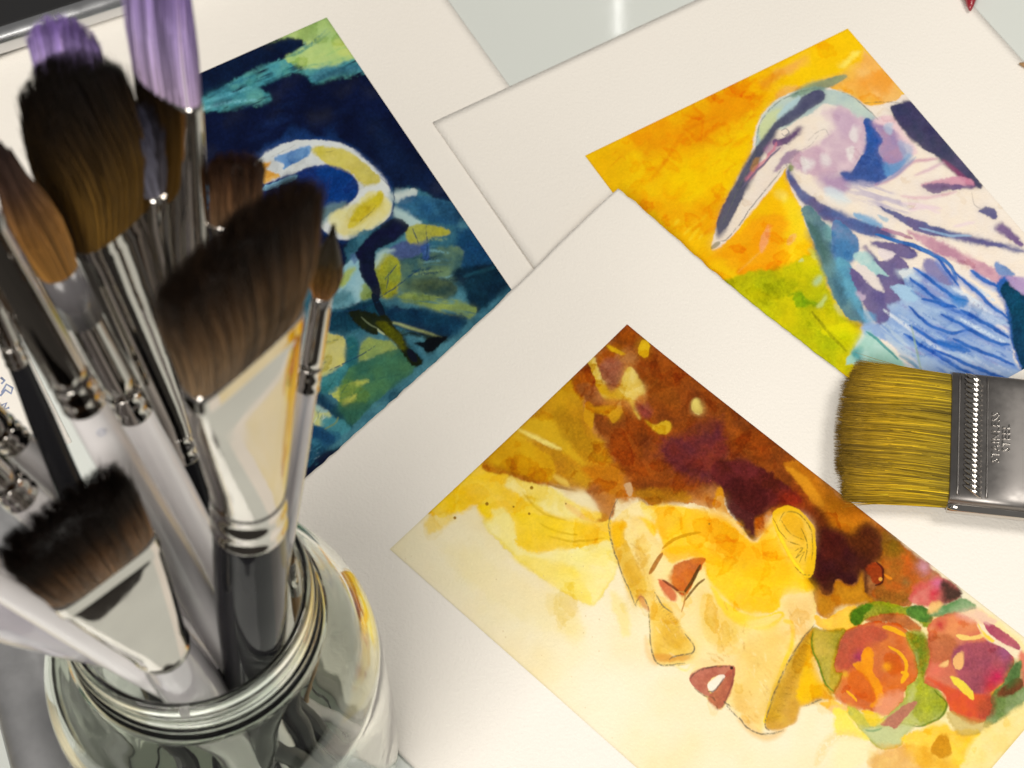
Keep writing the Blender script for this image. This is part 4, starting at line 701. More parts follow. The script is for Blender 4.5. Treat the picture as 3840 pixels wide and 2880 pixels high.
p.poly(B1, [(300, 1260), (440, 1110), (640, 1032), (760, 985), (880, 984), (970, 1030), (1012, 1100), (992, 1172), (920, 1202), (820, 1232), (700, 1222), (500, 1252)], (16, 72, 154), 1, 6, 5, (10, 56, 136), 60); p.poly(B1, [(820, 1222), (940, 1200), (900, 1240), (840, 1290), (800, 1330)], (130, 160, 160), .7, 14); p.poly(B1, [(440, 1122), (640, 1040), (625, 1070), (500, 1122)], (142, 192, 216), .95, 4)
p.poly(B1, [(525, 942), (640, 892), (722, 868), (724, 912), (640, 962), (582, 1002), (580, 970)], (84, 140, 202), 1, 5, 6, (110, 160, 210), 40); p.poly(B1, [(430, 980), (495, 962), (470, 1010), (545, 1042), (460, 1082), (430, 1040)], (238, 172, 28), .95, 5)
p.poly(B1, [(850, 1272), (1000, 1212), (1100, 1132), (1205, 1200), (1185, 1290), (1050, 1382), (930, 1395), (860, 1340)], (240, 228, 162), .9, 8, 6, (234, 216, 130), 40)
p.poly(B1, [(745, 882), (860, 878), (960, 900), (1100, 1010), (1145, 1072), (1060, 1092), (960, 1012), (830, 962)], (222, 202, 76), 1, 5, 7, (206, 186, 50), 50); p.poly(B1, [(955, 1345), (1005, 1242), (1120, 1150), (1165, 1150), (1135, 1232), (1020, 1325)], (224, 202, 36), .97, 6, 7, (212, 188, 20), 30)
p.line(B1, [(1195, 1080), (1228, 1180), (1205, 1290), (1130, 1352), (1020, 1412)], 15, (44, 76, 146), .85); p.line(B1, [(1140, 1050), (1210, 1110), (1222, 1200)], 7, (80, 80, 110), .6, rough=.2)
for l in ([(820, 900), (880, 890)], [(1060, 1290), (1130, 1210)], [(1010, 1330), (1100, 1250)], [(500, 930), (640, 860)]): p.line(B1, l, 5, (110, 100, 70), .5, rough=.3)
p.poly(B1, [(40, 1070), (130, 1050), (140, 1200), (60, 1260)], (120, 182, 216), .9, 8, dry=.25, ang=-10)
# water and leaves below
p.poly(B2_, [(1050, 160), (1250, 140), (1450, 240), (1700, 320), (2400, 950), (1500, 2000), (-500, 2300), (-300, 900), (560, 900), (700, 540), (1050, 390)], (58, 116, 138), 1, 10, 8, (92, 152, 166), 80)
p.poly(B2_, [(1055, 175), (1235, 145), (1205, 222), (1100, 255)], (214, 218, 208), .9, 7); p.poly(B2_, [(1085, 262), (1250, 190), (1450, 225), (1650, 325), (1590, 425), (1320, 385), (1200, 345)], (44, 102, 148), .95, 9, 8, (60, 118, 152), 50); p.poly(B2_, [(1055, 285), (1180, 350), (1285, 412), (1170, 455), (1080, 375)], (190, 212, 206), .9, 7); p.poly(B2_, [(1600, 400), (1680, 325), (1765, 400), (1720, 505), (1610, 492)], (112, 172, 182), .9, 8)
p.poly(B2_, [(1590, 480), (1780, 475), (1945, 690), (1955, 755), (1800, 805), (1600, 765)], (24, 76, 126), 1, 9, 8, (30, 90, 130), 50); p.poly(B2_, [(1400, 240), (1640, 300), (1700, 380), (1560, 420)], (34, 82, 120), .7, 16)
p.poly(B2_, [(1100, 700), (1300, 640), (1595, 615), (1600, 780), (1560, 905), (1300, 985), (1150, 1005), (1105, 900)], (72, 112, 112), .95, 9, 8, (126, 154, 112), 50)
for _ in range(18):
    x, y = rng.uniform(1150, 1450), rng.uniform(540, 1000); p.line(B2_, [(x, y), (x+80, y-rng.uniform(0, 20)), (x+rng.uniform(120, 240), y-rng.uniform(0, 30))], rng.uniform(10, 28), random.choice([(28, 72, 100), (150, 170, 110), (90, 140, 150), (20, 58, 88), (130, 180, 190)]), .7, soft=4, rough=.2)
p.poly(B2_, [(1620, 785), (1960, 755), (2090, 850), (1740, 1140), (1640, 950), (1560, 860)], (18, 60, 82), 1, 12, 8, (14, 46, 70), 50); p.line(B2_, [(1640, 860), (1820, 800), (1960, 760)], 30, (40, 100, 120), .6, soft=5); p.poly(B2_, [(1960, 750), (1990, 740), (2060, 840), (2000, 800)], (130, 160, 110), .7, 7)
p.poly(B2_, [(560, 950), (640, 780), (760, 700), (805, 860), (815, 965), (720, 1095), (560, 1115), (480, 1100)], (166, 202, 208), .95, 7, 7, (150, 192, 202), 40); p.poly(B2_, [(570, 930), (680, 805), (725, 795), (650, 925)], (178, 192, 96), .9, 9); p.poly(B2_, [(540, 1000), (700, 990), (720, 1080), (560, 1110)], (96, 156, 168), .7, 10)
p.poly(B2_, [(1015, 645), (1100, 580), (1200, 560), (1310, 600), (1255, 675), (1080, 695)], (84, 100, 152), .95, 6); p.poly(B2_, [(1280, 600), (1330, 555), (1345, 705), (1300, 695)], (58, 90, 162), .8, 7); p.poly(B2_, [(700, 690), (760, 660), (780, 700), (720, 730)], (90, 120, 170), .7, 7)
p.poly(B2_, [(1155, 492), (1200, 440), (1300, 428), (1505, 470), (1485, 512), (1360, 522), (1290, 572), (1200, 572)], (192, 182, 56), .95, 6, 6, (176, 174, 70), 40); p.poly(B2_, [(895, 762), (970, 668), (1065, 700), (1105, 800), (1085, 965), (1020, 1035), (950, 1012), (930, 900)], (182, 176, 26), 1, 6, 6, (156, 164, 50), 40); p.poly(B2_, [(900, 700), (960, 640), (1050, 640), (960, 680), (905, 780)], (190, 214, 206), .8, 6); p.poly(B2_, [(800, 920), (870, 960), (890, 1020), (790, 1040)], (160, 176, 70), .8, 8)
p.poly(B2_, [(1165, 925), (1350, 870), (1565, 935), (1500, 1045), (1300, 995)], (58, 80, 66), .85, 10, 8, (100, 116, 80), 40); p.poly(B2_, [(1105, 1000), (1300, 1010), (1640, 1080), (1745, 1140), (1640, 1205), (1300, 1095), (1115, 1045)], (166, 182, 86), 1, 8, 8, (140, 160, 90), 50, dry=.15, ang=10); p.poly(B2_, [(990, 1120), (1300, 1138), (1650, 1205), (1500, 1375), (1300, 1335), (1050, 1255)], (20, 72, 104), 1, 8, 8, (16, 56, 90), 50); p.line(B2_, [(1010, 1230), (1250, 1300), (1470, 1370)], 24, (178, 184, 122), .9, soft=4)
p.poly(B2_, [(480, 1200), (720, 1100), (920, 1050), (970, 1150), (700, 1310), (480, 1300)], (26, 86, 108), 1, 10, 8, (18, 66, 92), 50)
feather = [(1005, 402), (1080, 372), (1152, 410), (1168, 452), (1050, 562), (920, 622), (892, 680), (892, 800), (935, 950), (925, 1035), (860, 952), (790, 842), (768, 722), (748, 662), (820, 562), (900, 482)]
p.poly(B2_, feather, (24, 24, 66), 1, 4, 6, (18, 26, 56), 40)
# shore, at the lower end
p.poly(B3_, [(400, 660), (500, 255), (560, 248), (692, 300), (718, 470), (560, 592), (440, 655)], (228, 212, 108), 1, 6, 8, (222, 206, 120), 50); p.poly(B3_, [(800, 485), (860, 300), (960, 288), (1130, 338), (1165, 392), (980, 442), (830, 492)], (176, 182, 84), .97, 8, 8, (150, 170, 90), 40); p.poly(B3_, [(708, 300), (805, 308), (785, 645), (718, 645)], (44, 116, 122), .97, 5, 6)
p.poly(B3_, [(670, 645), (830, 500), (1200, 385), (1330, 530), (1100, 730), (900, 910), (720, 1060), (645, 955)], (66, 124, 96), 1, 8, 8, (96, 148, 92), 70); p.poly(B3_, [(565, 742), (885, 648), (800, 722), (680, 835), (600, 805)], (200, 202, 92), .97, 5, 8); p.poly(B3_, [(660, 680), (720, 660), (900, 760), (860, 900), (740, 910), (660, 850)], (110, 150, 70), .8, 10); p.poly(B3_, [(690, 860), (780, 782), (790, 800), (710, 870)], (206, 202, 92), .9, 5)
p.poly(B3_, [(380, 685), (560, 600), (710, 515), (650, 685), (540, 765), (400, 725)], (58, 134, 140), .97, 7, 8, (84, 160, 160), 40); p.poly(B3_, [(355, 820), (480, 890), (565, 962), (480, 1065), (320, 1025)], (196, 208, 150), .95, 8, 8, (220, 214, 130), 40); p.poly(B3_, [(380, 850), (460, 850), (540, 930), (470, 930)], (150, 190, 200), .8, 8); p.poly(B3_, [(360, 715), (560, 845), (750, 1050), (700, 1062), (540, 932), (360, 805)], (24, 60, 98), 1, 7, 8, (30, 74, 104), 40)
p.poly(B3_, [(490, 1000), (640, 1000), (740, 1062), (640, 1150), (520, 1085)], (80, 156, 166), .95, 8); p.poly(B3_, [(300, 1030), (500, 1085), (650, 1140), (480, 1310), (240, 1520), (200, 1450), (250, 1200)], (34, 96, 132), 1, 8, 8, (72, 142, 166), 60); p.poly(B3_, [(320, 1050), (470, 1090), (600, 1160), (540, 1220), (380, 1130)], (26, 74, 122), .85, 9); p.poly(B3_, [(640, 900), (900, 860), (760, 1040), (680, 1000)], (56, 112, 92), .8, 9); p.line(B3_, [(520, 1090), (600, 1040), (640, 980)], 16, (150, 160, 80), .7)
for _ in range(30): p.line(B3_, [(x := rng.uniform(240, 460), y := rng.uniform(1230, 1420)), (x+rng.uniform(10, 60), y-rng.uniform(10, 50))], rng.uniform(5, 12), random.choice([(170, 200, 206), (90, 160, 176), (20, 80, 110)]), .7, rough=.2)
for _ in range(26):
    x, y = rng.uniform(420, 1250), rng.uniform(250, 900); p.line(B3_, [(x, y), (x+rng.uniform(60, 220), y-rng.uniform(20, 130))], rng.uniform(4, 12), random.choice([(30, 96, 96), (40, 110, 100), (90, 150, 110)]), .5, soft=3, rough=.25)
for _ in range(14): p.line(B3_, [(x := rng.uniform(350, 520), y := rng.uniform(930, 1060)), (x+rng.uniform(-20, 40), y-rng.uniform(20, 60))], 6, random.choice([(230, 232, 226), (60, 120, 140)]), .7)
p.blooms(120, 14, 60, .7, .3, -25); p.bleed(.35)
# branch
p.line(B2_, [(880, 1000), (930, 1110), (975, 1200)], 60, (20, 36, 58), .97); p.poly(B2_, [(690, 1160), (820, 1145), (930, 1188), (1000, 1200), (1062, 1290), (1170, 1330), (1310, 1345), (1480, 1368), (1440, 1400), (1340, 1480), (1310, 1352), (1140, 1335), (1185, 1450), (1285, 1560), (1220, 1600), (1130, 1482), (1040, 1362), (930, 1292), (900, 1332), (780, 1272)], (44, 50, 10), 1, 6, 8, (26, 32, 18), 40); p.poly(B2_, [(920, 1240), (1020, 1262), (1120, 1372), (1145, 1455), (1060, 1402)], (106, 106, 10), .85, 10); p.poly(B2_, [(1330, 1382), (1480, 1365), (1340, 1482)], (12, 18, 26), .95, 5); p.poly(B2_, [(1230, 1410), (1330, 1400), (1320, 1440)], (14, 24, 34), .9, 5); p.line(B2_, [(1180, 1460), (1240, 1560)], 60, (20, 24, 50), .8)
p.line(B2_, [(780, 1190), (850, 1250), (930, 1290)], 12, (150, 160, 120), .6); p.line(B2_, [(920, 1290), (980, 1340)], 16, (190, 196, 150), .8)
for l in ([(1050, 120), (1060, 260), (1020, 380)], [(1210, 460), (1260, 580)], [(1320, 440), (1330, 640), (1310, 720)], [(940, 1030), (1100, 920), (1280, 780)], [(980, 880), (1080, 760)], [(1010, 820), (1000, 960)], [(560, 1160), (740, 1130), (940, 1060)], [(520, 1640), (720, 1540), (900, 1430)]): p.line(B2_, l, 11, (30, 70, 110), .75, rough=.15)
p.c *= np.array([.80, .86, .88])*(.60+.40*np.clip(p.c.mean(1)/.35, 0, 1.2))[:, None]
p.finish('painted_picture', 'dark navy picture of a white and yellow long necked bird')
# ------------------------------------------------------------------ brushes
JC = np.array([-0.0927, -0.1493]); JH = 0.150

class Axis:
    def __init__(s, lo, hi, wpx=None, at=None):
        """lo, hi: two points of the brush's axis; wpx: direction of its broad side in the picture at pixel at"""
        s.o = np.asarray(lo); hi = np.asarray(hi); best = None
        pu, pv, _ = project(hi)
        for dz in np.arange(-.06, .09, .001):               # keep the foot of the handle inside the jar
            h = P(pu, pv, hi[2]+dz); a_ = unit(h-s.o)
            if a_[2] < .2: continue
            f_ = s.o+a_*((0.004-s.o[2])/a_[2]); d_ = np.linalg.norm(f_[:2]-JC)
            cost = abs(dz)+max(0, d_-.040)*100
            if best is None or cost < best[0]: best = (cost, h)
        s.a = unit(best[1]-s.o)
        tt = (0.004-s.o[2])/s.a[2]; s.o = s.o+s.a*tt        # the foot of the handle on the jar's floor
        r = np.array([1.0, 0, 0]); x = unit(r-(r@s.a)*s.a); y = np.cross(s.a, x)
        s.w, s.b = x, y
        if wpx is not None:
            p0 = s.o+s.a*s.t(*at); best = -2; d = unit(wpx)
            for th in np.linspace(0, math.pi*2, 720, endpoint=False):
                w = math.cos(th)*x+math.sin(th)*y
                q0 = project(p0); q1 = project(p0+w*0.01); v = unit([q1[0]-q0[0], q1[1]-q0[1]])
                if v@d > best: best = v@d; s.w = w
            s.b = np.cross(s.a, s.w)
    def t(s, x, y):
        """distance along the axis of the point seen nearest to the 2212-wide picture's pixel x, y"""
        d = CM@np.array([(x*S-CX)/FPX, (y*S-CY)/FPX, 1.0]); d = unit(d)
        w0 = s.o-CAMP; b_ = s.a@d
        return float((b_*(d@w0)-(s.a@w0))/(1-b_*b_))
    def at(s, t): return s.o+s.a*t

def loft(ax, stations, n=28, skew=None):
    """stations: (t, half width, half thickness, squareness); closed at both ends; skew: slope of t across the width"""
    V = []
    an = np.linspace(0, 2*math.pi, n, endpoint=False); c, s_ = np.cos(an), np.sin(an)
    for st in stations:
        t, hw, ht, e = st[:4]; k = st[4] if len(st) > 4 else 0.0
        x = np.sign(c)*np.abs(c)**(2/e)*hw; y = np.sign(s_)*np.abs(s_)**(2/e)*ht
        V.append(ax.o+ax.a*(t+k*x)[:, None]+ax.w*x[:, None]+ax.b*y[:, None])
    k = len(stations); V = np.concatenate(V)
    i, j = np.meshgrid(np.arange(k-1), np.arange(n), indexing='ij'); j2 = (j+1) % n
    F = np.stack([i*n+j, i*n+j2, (i+1)*n+j2, (i+1)*n+j], -1).reshape(-1, 4)
    V = np.r_[V, V[:n].mean(0)[None], V[(k-1)*n:k*n].mean(0)[None]]
    j = np.arange(n); j2 = (j+1) % n
    T = np.r_[np.stack([np.full(n, k*n), j2, j], -1), np.stack([np.full(n, k*n+1), (k-1)*n+j, (k-1)*n+j2], -1)]
    return V, F, T
def loft_obj(name, ax, stations, m, parent, n=28):
    V, F, T = loft(ax, stations, n)
    return link(name, mesh_np(name, V, F, tris=T), m, parent)
def straight(st, k=5):
    """flat facets between stations"""
    st = np.array([tuple(s)+(0.0,)*(5-len(s)) for s in st]); out = []
    for i in range(len(st)-1):
        for j in range(k): out.append(tuple(st[i]+(st[i+1]-st[i])*j/k))
    out.append(tuple(st[-1])); return out
def densify(st, k=6):
    """smooth interpolation between stations"""
    st = np.array([tuple(s)+(0.0,)*(5-len(s)) for s in st]); out = []
    for i in range(len(st)-1):
        for j in range(k):
            f = j/k; g = f*f*(3-2*f)
            r = st[i]+(st[i+1]-st[i])*g; r[0] = st[i][0]+(st[i+1][0]-st[i][0])*f; out.append(tuple(r))
    out.append(tuple(st[-1])); return out

def tuft(ax, t0, L, hw, ht, prof, tipshape, cols, n, rad=0.00013, fuzz=0.03, sq=2.6, skew=0.0, curl=0.0, stray=0.04, dome=0.06, clump=1.0):
    """hairs and the dense heart of a tuft as one mesh. prof(s)->(wide, thick) factors; tipshape(u)->length factor;
    cols: list of (s, rgb) along the hair"""
    g = np.random.default_rng(int(abs(t0*1e6)) % 9973+n)
    u = g.uniform(-1, 1, n*2); v = g.uniform(-1, 1, n*2)
    ok = np.abs(u)**sq+np.abs(v)**sq <= 1; u, v = u[ok][:n], v[ok][:n]; n = len(u)
    push = g.uniform(0, 1, n) < 0.6                         # most of the hairs one sees lie at the outside
    rr = (np.abs(u)**sq+np.abs(v)**sq)**(1/sq)+1e-6; sc = np.where(push, g.uniform(0.9, 1.0, n)/rr, 1.0); u, v = u*sc, v*sc
    K = 6; ss = np.linspace(0, 1, K)
    length = L*np.array([tipshape(x) for x in u])*(1-np.abs(g.normal(0, fuzz, n)))*(1-dome*(v*v+(u*u if dome > .1 else 0)))
    st = g.uniform(0, 1, n) < stray
    du = g.normal(0, 0.035, n)+np.where(st, g.normal(0, 0.10, n), 0); dv = g.normal(0, 0.05, n)+np.where(st, g.normal(0, 0.25, n), 0)
    cl = ((u+1)*6.5+v*1.7).astype(int)*5+((v+1)*2).astype(int)+7; cr = g.normal(0, 1, (4, 200)); cl = cl % 200      # hairs gather in clumps
    du = du+cr[0][cl]*.035; dv = dv+cr[1][cl]*.05; length = length*(1+np.clip(cr[2][cl], -2, 1)*.018*clump)
    cs = np.array([c[0] for c in cols]); cc = np.array([lin(c[1]) for c in cols])
    bright = np.clip(g.lognormal(-.08, 0.45, n), 0.25, 2.6)*np.exp(cr[3][cl]*.2*clump)
    V = np.zeros((n, K, 3, 3)); C = np.zeros((n, K, 3, 3))
    for i, s in enumerate(ss):
        fw, ft = prof(s)
        x = (u+du*s**1.5)*hw*fw; y = (v+dv*s**1.5)*ht*ft+curl*L*s*s
        p = ax.o+ax.a*(t0+skew*u*hw+length*s)[:, None]+ax.w*x[:, None]+ax.b*y[:, None]
        r = 1.3*rad*(1-0.82*s**2)
        for j in range(3):
            an = 2.094*j; V[:, i, j] = p+r*(math.cos(an)*ax.w+math.sin(an)*ax.b)
        col = np.array([np.interp(s*length/L, cs, cc[:, q]) for q in range(3)]).T*bright[:, None]
        C[:, i] = np.clip(col, 0, 1)[:, None, :]
    base = (np.arange(n)*K*3)[:, None, None]
    i, j = np.meshgrid(np.arange(K-1), np.arange(3), indexing='ij'); j2 = (j+1) % 3
    q = np.stack([i*3+j, i*3+j2, (i+1)*3+j2, (i+1)*3+j], -1).reshape(1, -1, 4)
    F = (q+base).reshape(-1, 4)
    V = V.reshape(-1, 3); C = C.reshape(-1, 3)
    # heart of the tuft
    m_ = 40; an = np.linspace(0, 2*math.pi, m_, endpoint=False); c, s_ = np.cos(an), np.sin(an)
    cu = np.sign(c)*np.abs(c)**(2/sq)*0.86; cv = np.sign(s_)*np.abs(s_)**(2/sq)*0.80
    tl = np.array([tipshape(x) for x in cu]); hv = []; hc = []
    ks = np.linspace(0, 1, 16)
    for s in ks:
        sh = 1.0 if s < 0.8 else math.sqrt(max(0, 1-((s-0.8)/0.2)**2))*0.999+0.001
        fw, ft = prof(s*0.96)
        tt = t0+skew*cu*hw+L*0.86*s*(tl*min(1, sh+0.0)+tipshape(0)*(1-min(1, sh)))
        hv.append(ax.o+ax.a*tt[:, None]+ax.w*(cu*sh*hw*fw)[:, None]+ax.b*(cv*sh*ht*ft+curl*L*s*s)[:, None])
        col = np.array([np.interp(s, cs, cc[:, q_]) for q_ in range(3)])*0.7
        hc.append(np.repeat(col[None], m_, 0)*g.uniform(0.7, 1.2, (m_, 1)))
    b0 = len(V); kk = len(ks)
    i, j = np.meshgrid(np.arange(kk-1), np.arange(m_), indexing='ij'); j2 = (j+1) % m_
    F2 = np.stack([i*m_+j, i*m_+j2, (i+1)*m_+j2, (i+1)*m_+j], -1).reshape(-1, 4)+b0
    V = np.r_[V, np.concatenate(hv)]; C = np.r_[C, np.concatenate(hc)]
    return mesh_np('bristles', V, np.r_[F, F2], C)

def bristles(parent, *a, **k):
    o = link('bristles', tuft(*a, **k), M_hair, parent); o['kind'] = 'stuff'; return o

REPORT = []
def check(nm, ax, r):
    t = (JH-ax.o[2])/ax.a[2]; p = ax.at(t); d = np.linalg.norm(p[:2]-JC); b = np.linalg.norm(ax.o[:2]-JC)
    REPORT.append('%s rim %.4f (+r %.4f of .0322) foot %.4f (of .045)' % (nm, d, r, b))

flat_tip = lambda rnd=0.0, p=6: (lambda u: 1-rnd*min(1, abs(u))**p)
filbert = lambda amt=0.5, p=2.4: (lambda u: 1-amt*min(1, abs(u))**p)
def prof_flat(w1=1.06, t1=0.9, bulge=0.25):
    return lambda s: (1+(w1-1)*s, (1+bulge*math.sin(math.pi*min(1, s*1.1)))*(1+(t1-1)*s))
def prof_round(b=0.35, tip=0.15):
    return lambda s: ((1+b*math.sin(math.pi*min(1, s*1.25))) * (1-(1-tip)*max(0, (s-0.45)/0.55)**1.7),)*2
BROWN = [(0, (158, 122, 84)), (0.25, (136, 100, 64)), (0.5, (92, 64, 38)), (0.7, (38, 25, 15)), (1, (14, 9, 7))]
DARK = [(0, (138, 112, 82)), (0.3, (122, 96, 66)), (0.58, (92, 68, 44)), (0.8, (44, 30, 19)), (1, (20, 13, 10))]
OLIVE = [(0, (124, 92, 34)), (0.3, (104, 76, 28)), (0.55, (66, 47, 19)), (0.78, (28, 19, 11)), (1, (13, 9, 7))]
GOLD = [(0, (164, 118, 56)), (0.4, (140, 98, 48)), (0.65, (82, 58, 44)), (1, (54, 42, 42))]
PURP = [(0, (170, 150, 178)), (0.4, (158, 140, 184)), (1, (118, 92, 160))]

def crimped(ax, parent, ts, rs, m=None, ratio=1.0):
    """rolled grooves of a ferrule's collar: ts from the handle upwards"""
    st = []
    t0, t1 = ts; n = 26
    for i in range(n+1):
        f = i/n; r = rs[0]+(rs[1]-rs[0])*f
        g = 1+0.022*math.cos(2*math.pi*f*2)
        st.append((t0+(t1-t0)*f, r*g, r*g*ratio, 2))
    return loft_obj('collar', ax, [(t0, rs[0]*0.9, rs[0]*0.9*ratio, 2)]+st, m or M_chrome, parent, 32)

def handle(ax, parent, t_top, r_top, r_belly, m, belly=0.75, r_foot=0.0025, dark_to=0):
    """tapered handle from the jar's floor to t_top"""
    st = [(0.0, r_foot*0.4, r_foot*0.4, 2), (0.003, r_foot*0.9, r_foot*0.9, 2), (0.012, r_foot*1.2, r_foot*1.2, 2)]
    for f in (0.25, 0.45, 0.6, belly, 0.9, 1.0):
        if f <= belly: r = r_foot*1.2+(r_belly-r_foot*1.2)*((f)/belly)**1.2
        else: r = r_belly+(r_top-r_belly)*((f-belly)/(1-belly))**1.5
        st.append((t_top*f, r, r, 2))
    st.append((t_top+0.004, r_top*0.95, r_top*0.95, 2))
    if dark_to:
        D = densify(st, 4); loft_obj('darkening_sleeve', ax, [(q[0], q[1]+.00012, q[2]+.00012, 2) for q in D if q[0] < dark_to], M_black, parent, 28)  # added black sleeve, darkens the white handle where the jar surrounds it
    return loft_obj('handle', ax, densify(st, 4), m, parent, 28)

def px2m(ax, t, px): return px*S*project(ax.at(t))[2]/FPX

def brush_root(ax, label, group=None):
    t = empty('paint_brush', tuple(ax.o)); tag(t, label, 'paint brush', group); return t

# -- the broad angled brown brush with the black handle, in front
ax = Axis(Q(545, 1368, .15), Q(520, 560, .318), (240, -212), (545, 745)); check('B11', ax, .009)
r = brush_root(ax, 'broad dark brown flat brush with shiny silver ferrule and glossy black handle')
tc0, tc1, tf = ax.t(548, 1128), ax.t(548, 1058), ax.t(545, 748)
handle(ax, r, tc0, .0092, .0098, M_black, 0.8, .005)
crimped(ax, r, (tc0, tc1), (.0095, .0092))
loft_obj('ferrule', ax, straight([(tc1-.001, .0091, .0091, 2), (tc1+.003, .0092, .0090, 2.1), (tf-.0075, .0165, .0046, 4.5), (tf-.006, .0170, .0043, 5), (tf, .0172, .0043, 5)]), M_chrome, r, 48)
bristles(r, ax, tf-.001, .0435, .0166, .0042, prof_flat(1.30, 1.15, .6), flat_tip(.10, 3), DARK, 3200, .00016, .03, 3.2)

# -- the short flat brush with the clear handle, low at the front
ax = Axis(Q(396, 1460, .147), Q(118, 1090, .262), (215, -160), (217, 1220)); check('B9', ax, .008)
r = brush_root(ax, 'short flat dark bristled brush with silver ferrule and milky clear handle')
tc1, tf = ax.t(340, 1392), ax.t(215, 1215)
handle(ax, r, tc1, .0078, .0086, M_acryl, 0.82, .005)
loft_obj('ferrule', ax, straight([(tc1-.002, .0080, .0080, 2), (tc1, .0083, .0083, 2), (tc1+.0012, .0080, .0080, 2), (tf-.0075, .0142, .0048, 4.5), (tf-.006, .0148, .0045, 5), (tf, .0150, .0045, 5)]), M_chrome, r, 48)
bristles(r, ax, tf-.001, .031, .0146, .0044, prof_flat(1.14, 1.3, .6), flat_tip(.05, 4), BROWN, 3200, .00013, .022, 3.2, clump=.5)

# -- the big round brown brush, top left
ax = Axis(Q(452, 1160, .15), Q(128, 112, .305), (150, -138), (255, 470)); check('B3', ax, .006)
r = brush_root(ax, 'large domed dark olive brown mop brush with black handle')
tc0, tc1, tf = ax.t(403, 975), ax.t(388, 922), ax.t(258, 466)
handle(ax, r, tc0, .0050, .0056, M_black, 0.8)
crimped(ax, r, (tc0, tc1), (.0054, .0053))
loft_obj('ferrule', ax, straight([(tc1-.001, .0053, .0053, 2), (tc1+.006, .0054, .0054, 2), (tf-.006, .0120, .0056, 3), (tf-.004, .0124, .0055, 3), (tf, .0125, .0055, 3)]), M_chrome, r, 44)
bristles(r, ax, tf-.001, ax.t(128, 116)-tf, .0130, .0056, prof_flat(1.15, 1.3, .8), filbert(.30, 3), OLIVE, 3200, .00014, .02, 2.6, clump=.6)

# -- purple brushes behind
ax = Axis(Q(455, 1125, .15), Q(340, -25, .318), (142, 97), (356, 185)); check('B2', ax, .006)
r = brush_root(ax, 'tall purple bristled flat brush with wide dark ferrule')
tc0, tc1, tf = ax.t(430, 850), ax.t(422, 790), ax.t(357, 186)
handle(ax, r, tc0, .0050, .0054, M_black, 0.8)
crimped(ax, r, (tc0, tc1), (.0053, .0052))
loft_obj('ferrule', ax, straight([(tc1-.001, .0052, .0052, 2), (tc1+.01, .0060, .0052, 2), (tc1+(tf-tc1)*.5, .0090, .0047, 2.2), (tf-.008, .0108, .0036, 3), (tf, .0112, .0035, 3)]), M_chrome, r, 44)
bristles(r, ax, tf-.001, .042, .0109, .0034, prof_flat(0.96, .8, .3), filbert(.26, 3), PURP, 1700, .00014, .02, 2.8, stray=.02)

ax = Axis(Q(398, 1165, .15), Q(118, 18, .29), (120, 10), (122, 150)); check('B1', ax, .004)
r = brush_root(ax, 'small purple filbert brush behind the domed brown mop')
tf = ax.t(150, 195); tc0 = ax.t(300, 760); tc1 = ax.t(285, 700)
handle(ax, r, tc0, .0036, .0040, M_black, 0.8); crimped(ax, r, (tc0, tc1), (.0039, .0038))
loft_obj('ferrule', ax, densify([(tc1-.001, .0038, .0038, 2), (tf-.012, .0062, .0032, 2.4), (tf, .0080, .0028, 3)]), M_chrome, r, 36)
bristles(r, ax, tf-.001, ax.t(118, 24)-tf, .0086, .0027, prof_flat(1.05, .8, .4), filbert(.36, 2.6), PURP, 1000, .00014, .02, 2.6, stray=.02)

ax = Axis(Q(476, 1080, .15), Q(284, 245, .285), (60, 60), (345, 420)); check('B14', ax, .004)
r = brush_root(ax, 'grey blue bristled brush half hidden behind the domed brown mop')
tf = ax.t(333, 400); tc0 = ax.t(430, 830); tc1 = ax.t(420, 780)
handle(ax, r, tc0, .0036, .0040, M_black, 0.8); crimped(ax, r, (tc0, tc1), (.0039, .0038))
loft_obj('ferrule', ax, densify([(tc1-.001, .0038, .0038, 2), (tf-.012, .0045, .0036, 2.4), (tf, .0060, .0032, 3)]), M_chrome, r, 36)
bristles(r, ax, tf-.001, .026, .0050, .0031, prof_flat(1.05, .8, .5), filbert(.3, 2.2), [(0, (120, 118, 130)), (1, (70, 70, 90))], 900, .00014, .03, 2.6)

# -- orange round brush, white handle with a smoky sleeve
ax = Axis(Q(458, 1208, .15), Q(-6, 332, .275)); check('B4', ax, .005)
r = brush_root(ax, 'round orange bristled brush with smoky sleeve and white handle')
tc0, tc1, ts0, tf = ax.t(293, 888), ax.t(272, 838), ax.t(187, 683), ax.t(129, 588)
handle(ax, r, tc0, .0045, .0050, M_white, 0.85, dark_to=.11)
crimped(ax, r, (tc0, tc1), (.0048, .0046))
loft_obj('ferrule', ax, densify([(tc1-.001, .0046, .0046, 2), (tf-.002, .0043, .0043, 2), (tf, .0042, .0042, 2)]), M_chrome, r, 36)
loft_obj('sleeve', ax, [(ts0, .0044, .0044, 2), (ts0, .0049, .0049, 2), (tf+.001, .0048, .0048, 2), (tf+.001, .0044, .0044, 2)], M_smoke, r, 36)
bristles(r, ax, tf-.001, .044, .0042, .0042, prof_round(.45, .75), lambda u: 1, GOLD, 1500, .00014, .03, 2, dome=.15)

